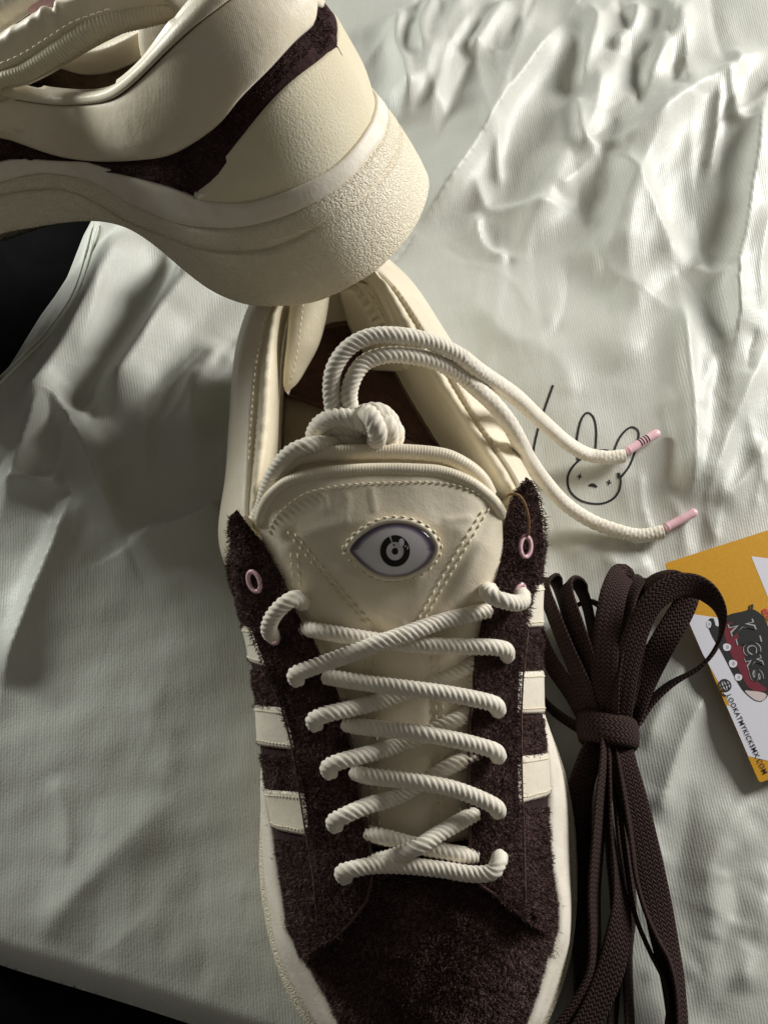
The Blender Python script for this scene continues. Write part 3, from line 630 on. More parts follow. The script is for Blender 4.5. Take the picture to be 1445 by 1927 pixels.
# --- the eye badge on the tongue
ec = onto(TS, 743, 1033); k = np.argmin(((TS.reshape(-1, 3)-ec)**2).sum(1)); en = nT.reshape(-1, 3)[k]
en = np.array([en[0]*.3, en[1], en[2]]); en /= np.linalg.norm(en)
ex = np.array([1., 0, 0]); ex -= en*(ex@en); ex /= np.linalg.norm(ex); ey = np.cross(en, ex)
SC = 1/56.0
def epix(x, y): return ((x-743)*SC, -(y-1033)*SC)
out_px = [(664, 1034), (676, 1015), (695, 1000), (718, 989), (745, 985), (772, 989), (795, 1001), (808, 1016), (813, 1030), (806, 1049), (788, 1067), (764, 1078), (738, 1081), (712, 1076), (690, 1062), (674, 1047)]
ol = spl(np.array([(*epix(x, y), 0) for x, y in out_px]), 72, closed=True)[:, :2]
def dome(u, v):
    """height of the clear dome at badge coordinates"""
    return 0.09+.19*max(0., 1-(u/1.42)**2-(v/.95)**2)**.62
def E3(u, v, h): return ec+en*h+ex*u+ey*v
R_ = np.r_[np.linspace(1, .9, 5), np.linspace(.86, 0.02, 20)]
V = []; colr = []
for r in R_:
    for u, v in ol*r:
        hh = dome(u, v) if r < .999 else .0
        edgef = np.clip((r-.66+.06*(v > 0)+.06*abs(u)/1.4)/.36, 0, 1)**1.5
        V.append(E3(u, v, hh)); colr.append(edgef)
V = np.array(V); Fd = np.vstack([gridF(len(R_), 72, cv=True)])
ey_o = mesh('eye_badge', V, [tuple(f) for f in Fd.tolist()]+[tuple(range((len(R_)-1)*72, len(R_)*72))], None, to)
at = ey_o.data.attributes.new('rim', 'FLOAT', 'POINT'); at.data.foreach_set('value', np.array(colr, np.float32))
M['eye'] = MAT('printed_eye', (.6, .58, .62), .12, .5, coat=1); t = NT(M['eye']); an = t.n('ShaderNodeAttribute', attribute_name='rim'); nz = t.noise(160, 3)
f = t.math('ADD', an.outputs['Fac'], t.math('MULTIPLY', t.math('SUBTRACT', nz, .5), .25))
t.col(t.ramp(f, [(.0, (.80, .78, .79)), (.45, (.72, .69, .72)), (.75, (.22, .17, .25)), (1., (.05, .035, .06))])); ey_o.data.materials.append(M['eye'])
def decal(polys, name, mat, lift):
    b = Bag()
    for A in polys:
        A = np.asarray(A, float); m, n = A.shape[:2]
        b.add(np.array([E3(u, v, dome(u, v)+lift) for u, v in A.reshape(-1, 2)]), gridF(m, n))
    return b.build(name, mat, ey_o)
def arc(r0, r1, a0, a1, n=50, m=5, sy=1.1):
    a = np.radians(np.linspace(a0, a1, n)); r = np.linspace(r0, r1, m)
    return np.stack([np.outer(r, np.cos(a)), np.outer(r, np.sin(a))*sy], -1)
decal([arc(.27, .46, -246, 106)], 'iris_ring', M['ink'], .012)
decal([arc(.0, .10, 0, 360, 30)], 'pupil', M['ink'], .012)
decal([arc(.0, .03, 0, 360, 12)+np.array([-.035, .2])], 'pupil_spot', M['ink'], .012)
wh = M['white']
decal([arc(.0, .085, 0, 360, 20, 4, 1.5)+np.array([.20, .28])], 'iris_notch', M['white'], .02)
decal([np.array([[(.285, .13), (.32, .20)], [(.315, .13), (.345, .19)]]), np.array([[(.365, .06), (.38, .17)], [(.395, .06), (.405, .16)]])], 'iris_notch', M['white'], .02)
rimp = np.array([E3(u*1.05, v*1.08, .05) for u, v in ol]); tube('badge_rim', np.vstack([rimp, rimp[:1]]), .11, M['satin'], ey_o, 10, cap=False)
b = Bag(); stitches(b, np.array([E3(u*1.17, v*1.24, .07) for u, v in np.vstack([ol, ol[:1]])]), .27, N=en, r=.036); so = b.build('stitching', M['thread'], ey_o); so['kind'] = 'stuff'
# --- collar: outer wall, rolled rim, inner wall (left stay -> heel -> right stay)
OS = [(440, 1100, 5.6), (415, 1035, 6), (411, 990, 6.2), (424, 900, 6.3), (431, 800, 6.4), (440, 680, 6.5), (453, 620, 6.5), (472, 570, 6.5), (505, 515, 6.5), (565, 475, 6.5), (640, 460, 6.5), (700, 470, 6.5), (742, 500, 6.6), (781, 540, 6.6), (831, 617, 6.6), (875, 690, 6.5), (930, 785, 6.4), (985, 880, 6.3), (1020, 950, 6.1), (1024, 1050, 5.7)]
RT_ = [(478, 1020, 8.8), (463, 980, 8.9), (466, 900, 8.8), (472, 800, 8.7), (480, 700, 8.7), (490, 640, 8.7), (506, 585, 8.8), (535, 540, 8.8), (590, 512, 8.9), (650, 502, 9), (700, 506, 8.9), (728, 524, 8.9), (760, 562, 8.8), (800, 625, 8.7), (846, 700, 8.7), (893, 780, 8.7), (940, 850, 8.9), (975, 905, 9.1), (990, 950, 9), (985, 1000, 8.6)]
RI = [(505, 1010, 8.3), (495, 975, 8.0), (507, 900, 7.8), (520, 815, 7.6), (524, 737, 7.5), (530, 650, 7.5), (545, 590, 7.6), (575, 550, 7.8), (620, 533, 7.9), (662, 530, 7.9), (690, 540, 7.9), (712, 570, 7.8), (735, 620, 7.6), (765, 680, 7.5), (805, 745, 7.5), (850, 810, 7.6), (890, 870, 7.9), (925, 920, 8.3), (950, 960, 8.4), (955, 1000, 8.3)]
n = 150
os_, rt_, ri_ = spl(PP(OS), n), spl(PP(RT_), n), spl(PP(RI), n)
cc = P(690, 800, 5)
def radial(a, d, z):
    v = a-cc; v[:, 2] = 0; v /= np.linalg.norm(v, axis=1, keepdims=True); o = a+v*d; o[:, 2] = z; return o
ob = radial(os_.copy(), -.5, 2.3); om = radial(os_.copy(), -.12, 4.2); rin = radial(ri_.copy(), .1, 5.6); ib = radial(ri_.copy(), -.1, 3.0)
up_ = os_*.45+rt_*.55; up_ = radial(up_.copy(), .18, 8.0)
CW = np.stack([spl(np.array([ob[i], om[i], os_[i], up_[i], rt_[i]]), 30) for i in range(n)], 1)
co_, tC, nC = slab('collar', CW, .25, cc, M['satin'], sh1, .1)
mid_ = (rt_+ri_)/2; mid_[:, 2] = np.maximum(rt_[:, 2], ri_[:, 2])-.28
cz = np.maximum(rt_[:, 2], ri_[:, 2]); wv = .035*np.sin(np.arange(n)*.9)*np.sin(np.arange(n)*.37+1)+.03*np.sin(np.arange(n)*1.7+2)
def mxr(t, dz): o = rt_*(1-t)+ri_*t; o[:, 2] = cz+dz; return o
r1, r2, r3 = mxr(.14, -.15), mxr(.5, .20), mxr(.82, .02); r2[:, 2] += wv; r3[:, 2] += wv*.8
CI = np.stack([spl(np.array([rt_[i]-[0, 0, .02], r1[i], r2[i], r3[i], ri_[i]-[0, 0, .35], rin[i], ib[i]]), 48) for i in range(n)], 1)
cl = mesh('collar_lining', CI[:34].reshape(-1, 3), gridF(34, n), M['lining'], sh1)
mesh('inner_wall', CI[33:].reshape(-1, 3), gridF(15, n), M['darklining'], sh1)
b = Bag()
for pth in (rt_[18:62], rt_[86:132]):
    stitches(b, pth+[0, 0, -.0], .24, N=(0, 0, 1), r=.03)
so = b.build('stitching', M['thread'], cl); so['kind'] = 'stuff'
# heel pads inside the collar
def pad(Lc, Rc, name, bulge):
    a, c = spl(PP(Lc), 40), spl(PP(Rc), 40); v = np.linspace(0, 1, 16)[None, :, None]; S = a[:, None]*(1-v)+c[:, None]*v
    S[..., 2] += bulge*np.sin(np.pi*v[..., 0])**.6*np.sin(np.pi*np.linspace(.3, 1, 40))[:, None]**.7
    o, T, N = slab(name, S, .3, cc-[0, 0, 6], M['lining'], sh1, .0); return S, o
S, o = pad([(548, 555, 8.6), (543, 600, 8.5), (539, 650, 8.3), (534, 695, 7.9), (533, 722, 7.6), (537, 737, 7.4)], [(622, 545, 8.5), (614, 600, 8.2), (600, 650, 7.9), (578, 692, 7.6), (560, 721, 7.5), (540, 739, 7.4)], 'heel_pad', .35)
b = Bag(); stitches(b, spl(PP([(572, 560, 8.95), (567, 600, 8.85), (561, 650, 8.6), (552, 700, 8.2), (541, 728, 7.7)]), 40), .24, r=.028); so = b.build('stitching', M['thread'], o); so['kind'] = 'stuff'
S, o = pad([(640, 538, 8.0), (655, 575, 6.8), (668, 610, 5.8), (690, 650, 5.0), (712, 690, 4.6)], [(715, 540, 8.0), (735, 590, 7.7), (752, 630, 7.4), (765, 665, 7.0), (770, 692, 6.4)], 'heel_pad', .25)
tube('piping', spl(PP([(700, 515, 8.7), (722, 550, 8.5), (742, 590, 8.3), (757, 625, 8.0), (766, 660, 7.6), (769, 690, 7.0)]), 60), .26, M['lining'], o, 12)
b = Bag(); stitches(b, np.array([onto(S, x, y, .04) for x, y in spl(np.array([(684, 540.), (703, 566), (722, 600), (738, 636), (748, 664)]), 40)]), .22, r=.028); so = b.build('stitching', M['thread'], o); so['kind'] = 'stuff'
# footbed
def poly(name, px, z, mat, parent, th=.15):
    p = spl(np.array([P(x, y, z) for x, y in px]), 60, closed=True); m = len(p); V = np.vstack([p, p-[0, 0, th]])
    F = [tuple(range(m)), tuple(range(2*m-1, m-1, -1))]+[(i, (i+1) % m, m+(i+1) % m, m+i) for i in range(m)]
    return mesh(name, V, F, mat, parent, False)
ins = poly('insole', [(520, 720), (560, 745), (640, 775), (740, 808), (850, 850), (920, 900), (930, 1050), (880, 1150), (700, 1170), (540, 1100), (510, 950), (510, 800)], 4.3, M['insole'], sh1)
poly('heel_cushion', [(520, 715), (560, 745), (650, 777), (745, 810), (860, 855), (910, 830), (870, 740), (800, 640), (720, 570), (650, 560), (580, 590), (530, 650)], 4.65, M['heelpad'], ins, .35)
fb_ = Bag(); fb_.tube(spl(np.array([P(x, y, 4.7) for x, y in [(526, 738), (560, 748), (650, 779), (745, 812), (850, 852)]]), 40), .12, 8); fb_.build('insole_seam', M['heelpad'], ins)
settle(sh1)
# ------------------------------------------------------------------ the second sneaker: sole on the first one's heel, toe down on the bag
def rodr(v):
    a = np.linalg.norm(v); k = np.asarray(v)/a; K = np.array([[0, -k[2], k[1]], [k[2], 0, -k[0]], [-k[1], k[0], 0]]); return np.eye(3)+math.sin(a)*K+(1-math.cos(a))*K@K
R2_ = np.array([[-0.89234574, -0.26435477, -0.36583553], [0.12812891, -0.92555333, 0.356278], [-0.43278409, 0.27104905, 0.85978506]])
T2_ = np.array([1.49911466, 7.01518792, 10.42891732])
sh2 = empty('sneaker', R2_ @ np.array([12, 0, 0])+T2_, 'cream sneaker with a thick pebbled sole, its heel propped up on the other shoe', 'sneaker', 'pair of brown and cream sneakers')
def W2(L): return np.asarray(L) @ R2_.T+T2_
U = 2*np.sign(np.linspace(-1, 1, 241))*np.abs(np.linspace(-1, 1, 241))**1.5*.5
def hw(x, y_sign, a, wd):
    s = np.clip(1-x/4.1, 0, 1); e = (1-s**2.3)**(1/2.3)
    w = a*e-np.where(y_sign > 0, wd, .45)*np.exp(-((x-11.5)/4.0)**2)+.9*np.exp(-((x-20)/4.5)**2)
    tt = np.clip((x-21)/7.6, 0, 1); return w*(1-tt**2.4)**(1/2.4)
def plan(u, ins, wd=2.2):
    x = 28.6*np.abs(u); y = np.sign(u)*np.maximum(hw(x, np.sign(u), 4.13, wd)-ins, 0.02)
    k = np.clip(1-x/28.6*2, -1, 1)
    return x+ins*k, y
O2 = R2_.T @ (CAM-T2_)
def cast(pts, ins, wd=2.2, far=False):
    """where the photograph's pixels meet the upright wall of that plan -> (u, z)"""
    u = np.linspace(-1, 1, 2401); u = np.sign(u)*np.abs(u)**1.5; x, y = plan(u, ins, wd); out = []
    pts = spl(np.array(pts, float), 6*len(pts))
    for px, py in pts:
        d = R2_.T @ ray(px, py)
        c = (x-O2[0])*d[1]-(y-O2[1])*d[0]; k = np.where(c[:-1]*c[1:] <= 0)[0]
        best = None
        for i in k:
            f = c[i]/(c[i]-c[i+1]+1e-15); X = x[i]+f*(x[i+1]-x[i]); Y = y[i]+f*(y[i+1]-y[i]); s = ((X-O2[0])*d[0]+(Y-O2[1])*d[1])/(d[0]**2+d[1]**2)
            if best is None or (s > best[0] if far else s < best[0]): best = (s, u[i]+f*(u[i+1]-u[i]))
        if best: out.append((best[1], O2[2]+best[0]*d[2]))
    return np.array(sorted(out))
def level(pts, ins, u, wd=2.2, back=None, front=None, smooth=2, hidden=0., poly=0):
    c = cast(pts, ins, wd); a, z = c[:, 0], c[:, 1]
    m = a > -.02; a, z = a[m], z[m]
    if back is not None: a = np.r_[back[0], a]; z = np.r_[back[1], z]; o = np.argsort(a); a, z = a[o], z[o]
    if front: a = np.r_[a, [f[0] for f in front]]; z = np.r_[z, [f[1] for f in front]]
    if poly: z = np.polyval(np.polyfit(a, z, poly), a)
    zz = np.interp(np.abs(u), a, z)
    for _ in range(smooth): zz[1:-1] = (zz[:-2]+2*zz[1:-1]+zz[2:])/4
    zz = zz+np.where(u < 0, np.interp(np.abs(u), [.2, .42, 1], [0, hidden, hidden]), 0)
    x, y = plan(u, ins, wd); return np.stack([x, y, zz], -1)
BOT = [(0, 443), (70, 432), (131, 423), (199, 420), (244, 431), (295, 465), (340, 505), (397, 550), (454, 576), (511, 582), (596, 573), (670, 539), (721, 505), (777, 443), (800, 400)]
GRO = [(0, 367), (58, 359), (96, 357), (128, 359), (175, 380), (221, 409), (262, 429), (318, 448), (369, 468), (431, 475), (499, 471), (567, 445), (653, 397), (715, 340), (749, 289)]
FB = [(44, 332), (73, 325), (110, 328), (151, 335), (189, 349), (233, 377), (276, 397), (334, 421), (386, 428), (454, 428), (539, 406), (624, 363), (681, 312), (723, 255)]
FT = [(0, 304), (17, 300), (44, 298), (81, 303), (131, 306), (169, 309), (203, 320), (247, 330), (291, 342), (334, 357), (363, 372), (397, 381), (437, 385), (482, 380), (550, 357), (624, 318), (675, 267), (704, 221)]
CU = [(369, 372), (380, 340), (403, 306), (443, 270), (471, 233), (511, 193), (556, 144), (602, 112), (640, 84)]
SU = [(0, 256), (38, 272), (87, 291), (145, 304), (203, 307), (262, 304), (314, 297), (349, 282), (387, 258), (419, 232), (454, 187), (511, 130), (563, 74), (607, 40)]
CS = [(0, 180), (57, 190), (113, 196), (193, 190), (227, 176), (267, 142), (318, 91), (369, 45), (428, 0), (470, -32), (505, -60)]
CI_ = [(0, 149), (34, 158), (85, 170), (153, 175), (199, 170), (227, 156), (267, 122), (284, 102), (329, 45), (369, 0), (405, -35), (440, -65)]
u = U
low = lambda z: [(.62, z), (.8, z+.4), (1.0, z+1.4)]
bt = level(BOT, 0, u, front=[(.6, 4.3), (.75, 3.6), (1, 2.9)], hidden=1.3)
gr = level(GRO, .20, u, front=[(.6, 5.9), (.75, 5.2), (1, 4.5)], hidden=.7)
fb = level(FB, .34, u, front=[(.6, 6.6), (.75, 5.9), (1, 5.1)])
ft = level(FT, .46, u, front=[(.6, 7.2), (.75, 6.5), (1, 5.7)])
print('levels', [np.round(q[[120, 140, 160, 175, 185], 2], 2).tolist() for q in (bt, gr, fb, ft)])
def off(L, d, dz=0):
    o = L.copy(); x = o[:, 0]; c = np.array([13., 0]); n = np.stack([np.gradient(o[:, 1]), -np.gradient(o[:, 0])], -1); n /= np.linalg.norm(n, axis=1, keepdims=True)+1e-9
    n *= np.sign(((o[:, :2]-c)*n).sum(1).mean()); o[:, :2] += n*d; o[:, 2] += dz; return o
def mx(a, b, t, d=0, dz=0): return off(a*(1-t)+b*t, d, dz)
def closed_loft(name, loops, mat, parent, cap=False):
    S = np.array([W2(l) for l in loops]); m, n = S.shape[:2]; F = [tuple(f) for f in gridF(m, n, cv=False).tolist()]
    if cap: F.append(tuple(range(n)))
    return mesh(name, S.reshape(-1, 3), F, mat, parent)
mid2 = closed_loft('midsole', [off(bt, -.7, -.05), off(bt, -.25, -.02), off(bt, -.06, .08), mx(bt, gr, .08, .02), mx(bt, gr, .3, .06), mx(bt, gr, .6, .06), mx(bt, gr, .9, .03), mx(bt, gr, .96, .0), mx(bt, gr, .985, -.09), mx(bt, gr, 1.0, -.11), mx(gr, fb, .04, -.09), mx(gr, fb, .09, .02), mx(gr, fb, .3, .03), mx(gr, fb, .7, .03), mx(gr, fb, .95, .01), mx(gr, fb, 1, -.14)], M['rubber'], sh2, True)
closed_loft('foxing', [off(fb, -.15, -.15), mx(fb, ft, 0, -.02), mx(fb, ft, .06, .05), mx(fb, ft, .3, .05), mx(fb, ft, .7, .04), mx(fb, ft, .94, .05), mx(fb, ft, 1.0, .0), mx(fb, ft, 1.0, -.08), off(ft, -.3, -.3)], M['rubber_smooth'], mid2)
# upper: the dark suede body under everything
su = level(SU, .62, u, back=(0, 8.6), front=[(.6, 8.0), (.75, 7.4), (.9, 6.6), (1, 6.0)])
print('su', np.round(su[[120, 130, 140, 160, 175, 185], 2], 2))
base_ = [off(ft, -.12, -.4), off(ft, -.14), mx(ft, su, .35, .02), mx(ft, su, .7, -.02), off(su, -.25, .1)]
x0 = 13.5
bodyS = np.array(base_); body = slab('suede_body', np.stack([spl(W2(bodyS[:, i]), 14) for i in range(len(u))], 1), .15, W2([13, 0, 2]), M['suede'], sh2, .1)
# heel counter
uc = np.linspace(-1, 1, 161); cu_ = cast(CU, .55)
u0 = cu_[:, 0].max(); uc = uc*u0
cuL = level(CU, .62, uc, back=(0, cu_[:, 1].max()+.1), smooth=2, poly=4); ftc = np.stack([*plan(uc, .46), np.interp(uc, u, ft[:, 2])], -1)
cuL[:, 2] = np.maximum(cuL[:, 2], ftc[:, 2]+.02)
CT = np.stack([spl(W2(np.array([off(ftc, -.08, -.10)[i], mx(ftc, cuL, .35, .10)[i], mx(ftc, cuL, .7, .08)[i], off(cuL, .03)[i]])), 22) for i in range(len(uc))], 1)
ctr, tCt, nCt = slab('heel_counter', CT, .09, W2([8, 0, 6]), M['counter'], sh2, .3)
m = (u > -.01) & (u < .75)
zl = (body[1]-T2_) @ R2_[:, 2]; lim = np.where(np.abs(u) < u0, np.interp(u, uc, cuL[:, 2]), ft[:, 2])+.04
fibers('nap', [(body[1][:, m], body[2][:, m])], 12000, .09, .022, M['nap'], body[0], mask=((zl > lim) & (zl < su[:, 2]-.05))[:, m], lean=(0, -.3, 0))
# padded satin collar
cs = level(CS, 1.05, u, back=(0, 11.0), front=[(.6, 9.6), (.75, 9.0), (.9, 8), (1, 7)])
ci = level(CI_, 1.55, u, back=(0, 11.2), front=[(.6, 10), (.75, 9.4), (.9, 8), (1, 7)])
print('cs', np.round(cs[[120, 130, 140, 160, 175, 185], 2], 2), 'ci', np.round(ci[[120, 130, 140, 160, 175, 185], 2], 2))
mc = np.abs(u) < .60
def strip(name, rows, mat, t, parent=sh2, k=26, mm=mc, c=(9, 0, 6), rnd=.6):
    A = [W2(r[mm]) for r in rows]; S = np.stack([spl(np.array([a[i] for a in A]), k) for i in range(mm.sum())], 1)
    return slab(name, S, t, W2(c), mat, parent, rnd)
strip('collar', [off(su, -.12, -.0), mx(su, cs, .02, .0), mx(su, cs, .07, .09), mx(su, cs, .16, .18), mx(su, cs, .35, .28), mx(su, cs, .65, .26), mx(su, cs, .9, .12), off(cs, -.02)], M['satin'], .2)
strip('collar_binding', [off(cs, .0, -.06), off(cs, .09, .06), mx(cs, ci, .5, .16, .16), off(ci, .0, .04), off(ci, -.12, -.25), off(ci, -.15, -.8)], M['satin'], .15)
b = Bag(); seam = W2(off(cs, .03, .03)[mc]); stitches(b, seam[60:], .22, N=R2_[:, 1], r=.025); so = b.build('stitching', M['thread'], sh2); so['kind'] = 'stuff'
fl_ = off(ci, -.3); fl_[:, 2] = 3.6; fm_ = off(ci, -.25); fm_[:, 2] = ci[:, 2]*.5+2.2
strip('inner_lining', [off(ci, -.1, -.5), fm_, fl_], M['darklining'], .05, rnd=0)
# footbed and crumpled paper stuffing deep inside
fbd = off(ci, -.1); fbd[:, 2] = 3.7; fbd = fbd[mc]; n = len(fbd)
mesh('insole', W2(fbd), [tuple(range(n))], M['heelpad'], sh2, False)
gu = np.linspace(0, 1, 46); GU, GVv = np.meshgrid(gu, gu, indexing='ij')
Zs = 4.3+1.0*np.abs(np.sin(GU*9+2*np.sin(GVv*7)))**.5*np.abs(np.cos(GVv*6+GU*3))**.5
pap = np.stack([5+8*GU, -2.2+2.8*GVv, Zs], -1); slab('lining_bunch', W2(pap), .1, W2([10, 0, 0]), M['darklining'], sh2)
# heel pad: the padded lining lobe on the far inner wall
LB = [(300, -50), (283, 0), (270, 22), (261, 38), (257, 57), (257, 80), (261, 104), (267, 121), (275, 140)]
xs_ = []
for px, py in LB:
    d = R2_.T @ ray(px, py); s = (-1.7-O2[1])/d[1]; q_ = O2+d*s; xs_.append(q_)
xs_ = np.array(xs_); print('lobe', np.round(xs_, 2)[[0, 3, 5, 8]])
Le = spl(xs_, 50); Re = Le.copy(); Re[:, 0] = np.minimum(1.6, Le[:, 0]-2.5); Re[:, 1] = -1.0
Mi = (Le+Re)/2; Mi[:, 1] += .8
S = np.stack([spl(np.array([Le[i]-[-.02, .35, 0], Le[i]+[-.25, .2, 0], Mi[i], Re[i]]), 26) for i in range(50)], 0)
slab('heel_pad', W2(S), .3, W2([5, -4, 6]), M['satin'], sh2, .9)
# tongue leaning back over the opening: ribbed edge and padded panel
def at_y(pts, y):
    out = []
    for px, py, *yy in pts:
        d = R2_.T @ ray(px, py); s = ((yy[0] if yy else y)-O2[1])/d[1]; out.append(O2+d*s)
    return np.array(out)
Et = at_y([(-60, 172, 1.6), (0, 143, 1.3), (48, 124, 1.0), (111, 84, .6), (159, 51, .2), (223, 30, -.3), (275, 23, -.6), (330, 16, -1.0)], 0)
Eb = at_y([(-60, 195, 1.6), (0, 160, 1.2), (48, 147, .9), (95, 120, .5), (143, 94, .1), (191, 68, -.3), (255, 46, -.8), (330, 32, -1.2)], 0)
print('tongue edge', np.round(Et, 1).tolist())
n = 260; a, c = spl(W2(Et), n), spl(W2(Eb), n); cen_ = (a+c)/2; rad = np.linalg.norm(a-c, axis=1)/2
tg = tube('tongue', cen_, rad*(1+.04*np.sin(np.arange(n)*2*np.pi/4)), M['lining'], sh2, 18)
En = at_y([(-60, 215, .9), (0, 166, .9), (50, 155, .7), (95, 134, .4), (130, 112, .1), (170, 88, -.25), (215, 64, -.7)], 0)
S = np.stack([spl(np.array([p0, (p0+p1)/2+[0, .1, 0], p1]), 10) for p0, p1 in zip(spl(at_y([(-60, 190, 1.5), (0, 158, 1.1), (48, 147, .9), (95, 122, .5), (143, 96, .1), (191, 70, -.3), (240, 50, -.8)], 0), 60), spl(En, 60))], 0)
slab('tongue_underside', W2(S), .1, W2([10, -3, 5]), M['lining'], tg)
F0 = spl(at_y([(-60, 165, 1.4), (0, 137, 1.1), (48, 120, .8), (111, 80, .4), (159, 48, 0), (223, 26, -.5), (330, 12, -1.2)], 0), 80)
F1 = spl(at_y([(-60, 100, .2), (0, 74, .1), (30, 56, .0), (66, 33, -.3), (100, 20, -.5), (150, 2, -.8), (230, -30, -1.4)], 0), 80)
mid3 = (F0+F1)/2+np.array([0, .15, .55])
S = np.stack([spl(np.array([F0[i], F0[i]*.75+F1[i]*.25+[0, .1, .35], mid3[i], F0[i]*.2+F1[i]*.8+[0, .05, .35], F1[i]-[0, 0, .3]]), 26) for i in range(80)], 0)
wr = np.zeros(S.shape[:2])
for i0, j0, j1, h in ((30, 2, 14, .10), (36, 2, 18, .12), (41, 4, 24, -.16), (44, 6, 25, .14), (22, 6, 20, .06)):
    I, J = np.meshgrid(np.arange(80), np.arange(26), indexing='ij'); wr += h*np.exp(-((I-i0-(J-j0)*.5)/2.0)**2)*np.exp(-((J-(j0+j1)/2)/((j1-j0)/2))**4)
S[..., 2] += wr
slab('tongue_panel', W2(S), .25, W2([12, -2, 4]), M['satin'], tg)
sd = [spl(at_y([(0, 133, 1.2), (48, 113, .9), (105, 78, .5), (150, 50, .1), (220, 25, -.4)], 0), 50)+[0, .12, .25]]
b = Bag(); stitches(b, W2(sd[0]), .25, N=R2_[:, 1]); so = b.build('stitching', M['thread'], tg); so['kind'] = 'stuff'
K = at_y([(-60, 75, -.6), (-20, 52, -.7), (15, 30, -.8), (50, 4, -1.0), (85, -30, -1.3)], 0)
tube('lace', spl(W2(K)+np.array([0, .3, .2]), 160), .62, M['rope'], sh2, 26, lobes=10, pitch=.5, amp=.05, mode=1)
K = at_y([(60, 22, -.9), (100, 4, -1.1), (150, -12, -1.4)], 0); tube('aglet', spl(W2(K), 40), .28, M['pink'], sh2, 14)
# dark stripe corner and cream stripe low on the side, left
sv = (u > .36) & (u < .70)
A = mx(ft, su, .22, .06)[sv]; B = mx(ft, su, .72, .06)[sv]
S = np.stack([spl(W2(np.array([A[i], (A[i]+B[i])/2, B[i]])), 8) for i in range(sv.sum())], 1); 
# forefoot: vamp closing the front of the shoe
mv = np.abs(u) > .44
uv = u[u > .44]
L_ = su[u > .44]; Rr = su[u < -.44][::-1]
v = np.linspace(0, 1, 15)[None, :, None]; S = L_[:, None]*(1-v)+Rr[:, None]*v; rise = np.interp(np.abs(uv), [.44, .6, .8, .95, 1], [1.6, 1.5, 1.6, .8, .1])
S[..., 2] += rise[:, None]*np.sin(np.pi*v[..., 0])**.6-.1
vp, tvp, nvp = slab('vamp', W2(S), .2, W2([20, 0, 0]), M['suede'], sh2, .1)
settle(sh2)
# ------------------------------------------------------------------ the rope lace of the laced sneaker (one cord, a part of that shoe)
LR = .256
lace = Bag(); FZ = []
def rope(pts, r=LR, mode=0, step=.035, world=False, taper=None):
    p = np.asarray(pts, float) if world else PP(pts); p = spl(p, max(20, int(clen(spl(p, 200))/step)))
    rr = np.full(len(p), r)
    if taper: rr = rr*np.interp(np.linspace(0, 1, len(p)), taper[0], taper[1])
    FZ.append(p)
    if mode == 0: lace.tube(p, rr, 20, lobes=5, pitch=.92, amp=.19)
    else: lace.tube(p, rr, 20, lobes=8, pitch=.34, amp=.17, mode=1)
def row(pts): rope(pts)
# bar at the toe, then the crossings up to the top eyelets
row([(650, 1652, 6.2), (645, 1641, 6.75), (662, 1636, 6.95), (700, 1629, 6.95), (760, 1629, 6.9), (830, 1636, 6.8), (890, 1645, 6.8), (925, 1641, 6.85), (938, 1622, 6.8), (940, 1612, 6.45)])
row([(690, 1567, 6.5), (720, 1574, 6.75), (770, 1588, 6.85), (850, 1605, 6.7), (895, 1612, 6.2)])
row([(700, 1622, 6.3), (740, 1612, 6.9), (787, 1593, 7.5), (831, 1566, 7.3), (868, 1545, 7.0), (895, 1530, 6.7)])
row([(632, 1555, 6.9), (629, 1545, 7.35), (650, 1534, 7.6), (690, 1517, 7.5), (745, 1500, 7.1), (800, 1470, 7.2), (850, 1440, 7.35), (895, 1420, 7.2)])
row([(665, 1452, 7.2), (690, 1460, 7.5), (740, 1466, 7.7), (800, 1474, 7.95), (850, 1484, 7.85), (895, 1500, 7.7), (930, 1517, 7.45), (938, 1528, 6.9)])
row([(622, 1455, 7.3), (618, 1443, 7.8), (640, 1433, 8.05), (690, 1420, 7.9), (745, 1404, 7.5), (800, 1382, 7.55), (850, 1358, 7.7), (895, 1338, 7.6)])
row([(648, 1362, 7.7), (675, 1367, 7.95), (740, 1374, 8.1), (800, 1382, 8.4), (850, 1391, 8.3), (895, 1402, 8.15), (930, 1413, 7.9), (938, 1425, 7.3)])
row([(595, 1365, 7.8), (591, 1354, 8.25), (615, 1344, 8.5), (660, 1334, 8.4), (720, 1318, 8.1), (790, 1294, 8.1), (845, 1270, 8.15), (900, 1247, 8.1)])
row([(610, 1272, 8.3), (640, 1278, 8.5), (700, 1287, 8.7), (780, 1297, 8.95), (850, 1307, 8.85), (905, 1318, 8.6), (931, 1326, 8.3), (937, 1338, 7.6)])
row([(570, 1182, 8.6), (600, 1187, 9.0), (650, 1196, 9.2), (720, 1207, 9.2), (800, 1214, 9.2), (870, 1217, 9.1), (925, 1218, 8.95), (950, 1223, 8.6), (953, 1236, 7.9)])
row([(560, 1281, 8.2), (556, 1269, 8.7), (580, 1259, 9.0), (630, 1241, 9.3), (700, 1215, 9.8), (760, 1194, 9.8), (830, 1170, 9.5), (885, 1156, 9.3), (920, 1148, 9.0)])
# the wraps over the stays at the top
row([(512, 1196, 8.6), (506, 1183, 9.15), (512, 1163, 9.55), (530, 1141, 9.85), (550, 1128, 9.9), (564, 1127, 9.6), (570, 1136, 9.0)])
row([(925, 1112, 9.2), (916, 1112, 9.6), (925, 1122, 9.95), (945, 1130, 10.0), (968, 1135, 9.7), (982, 1132, 9.3), (982, 1118, 8.8)])
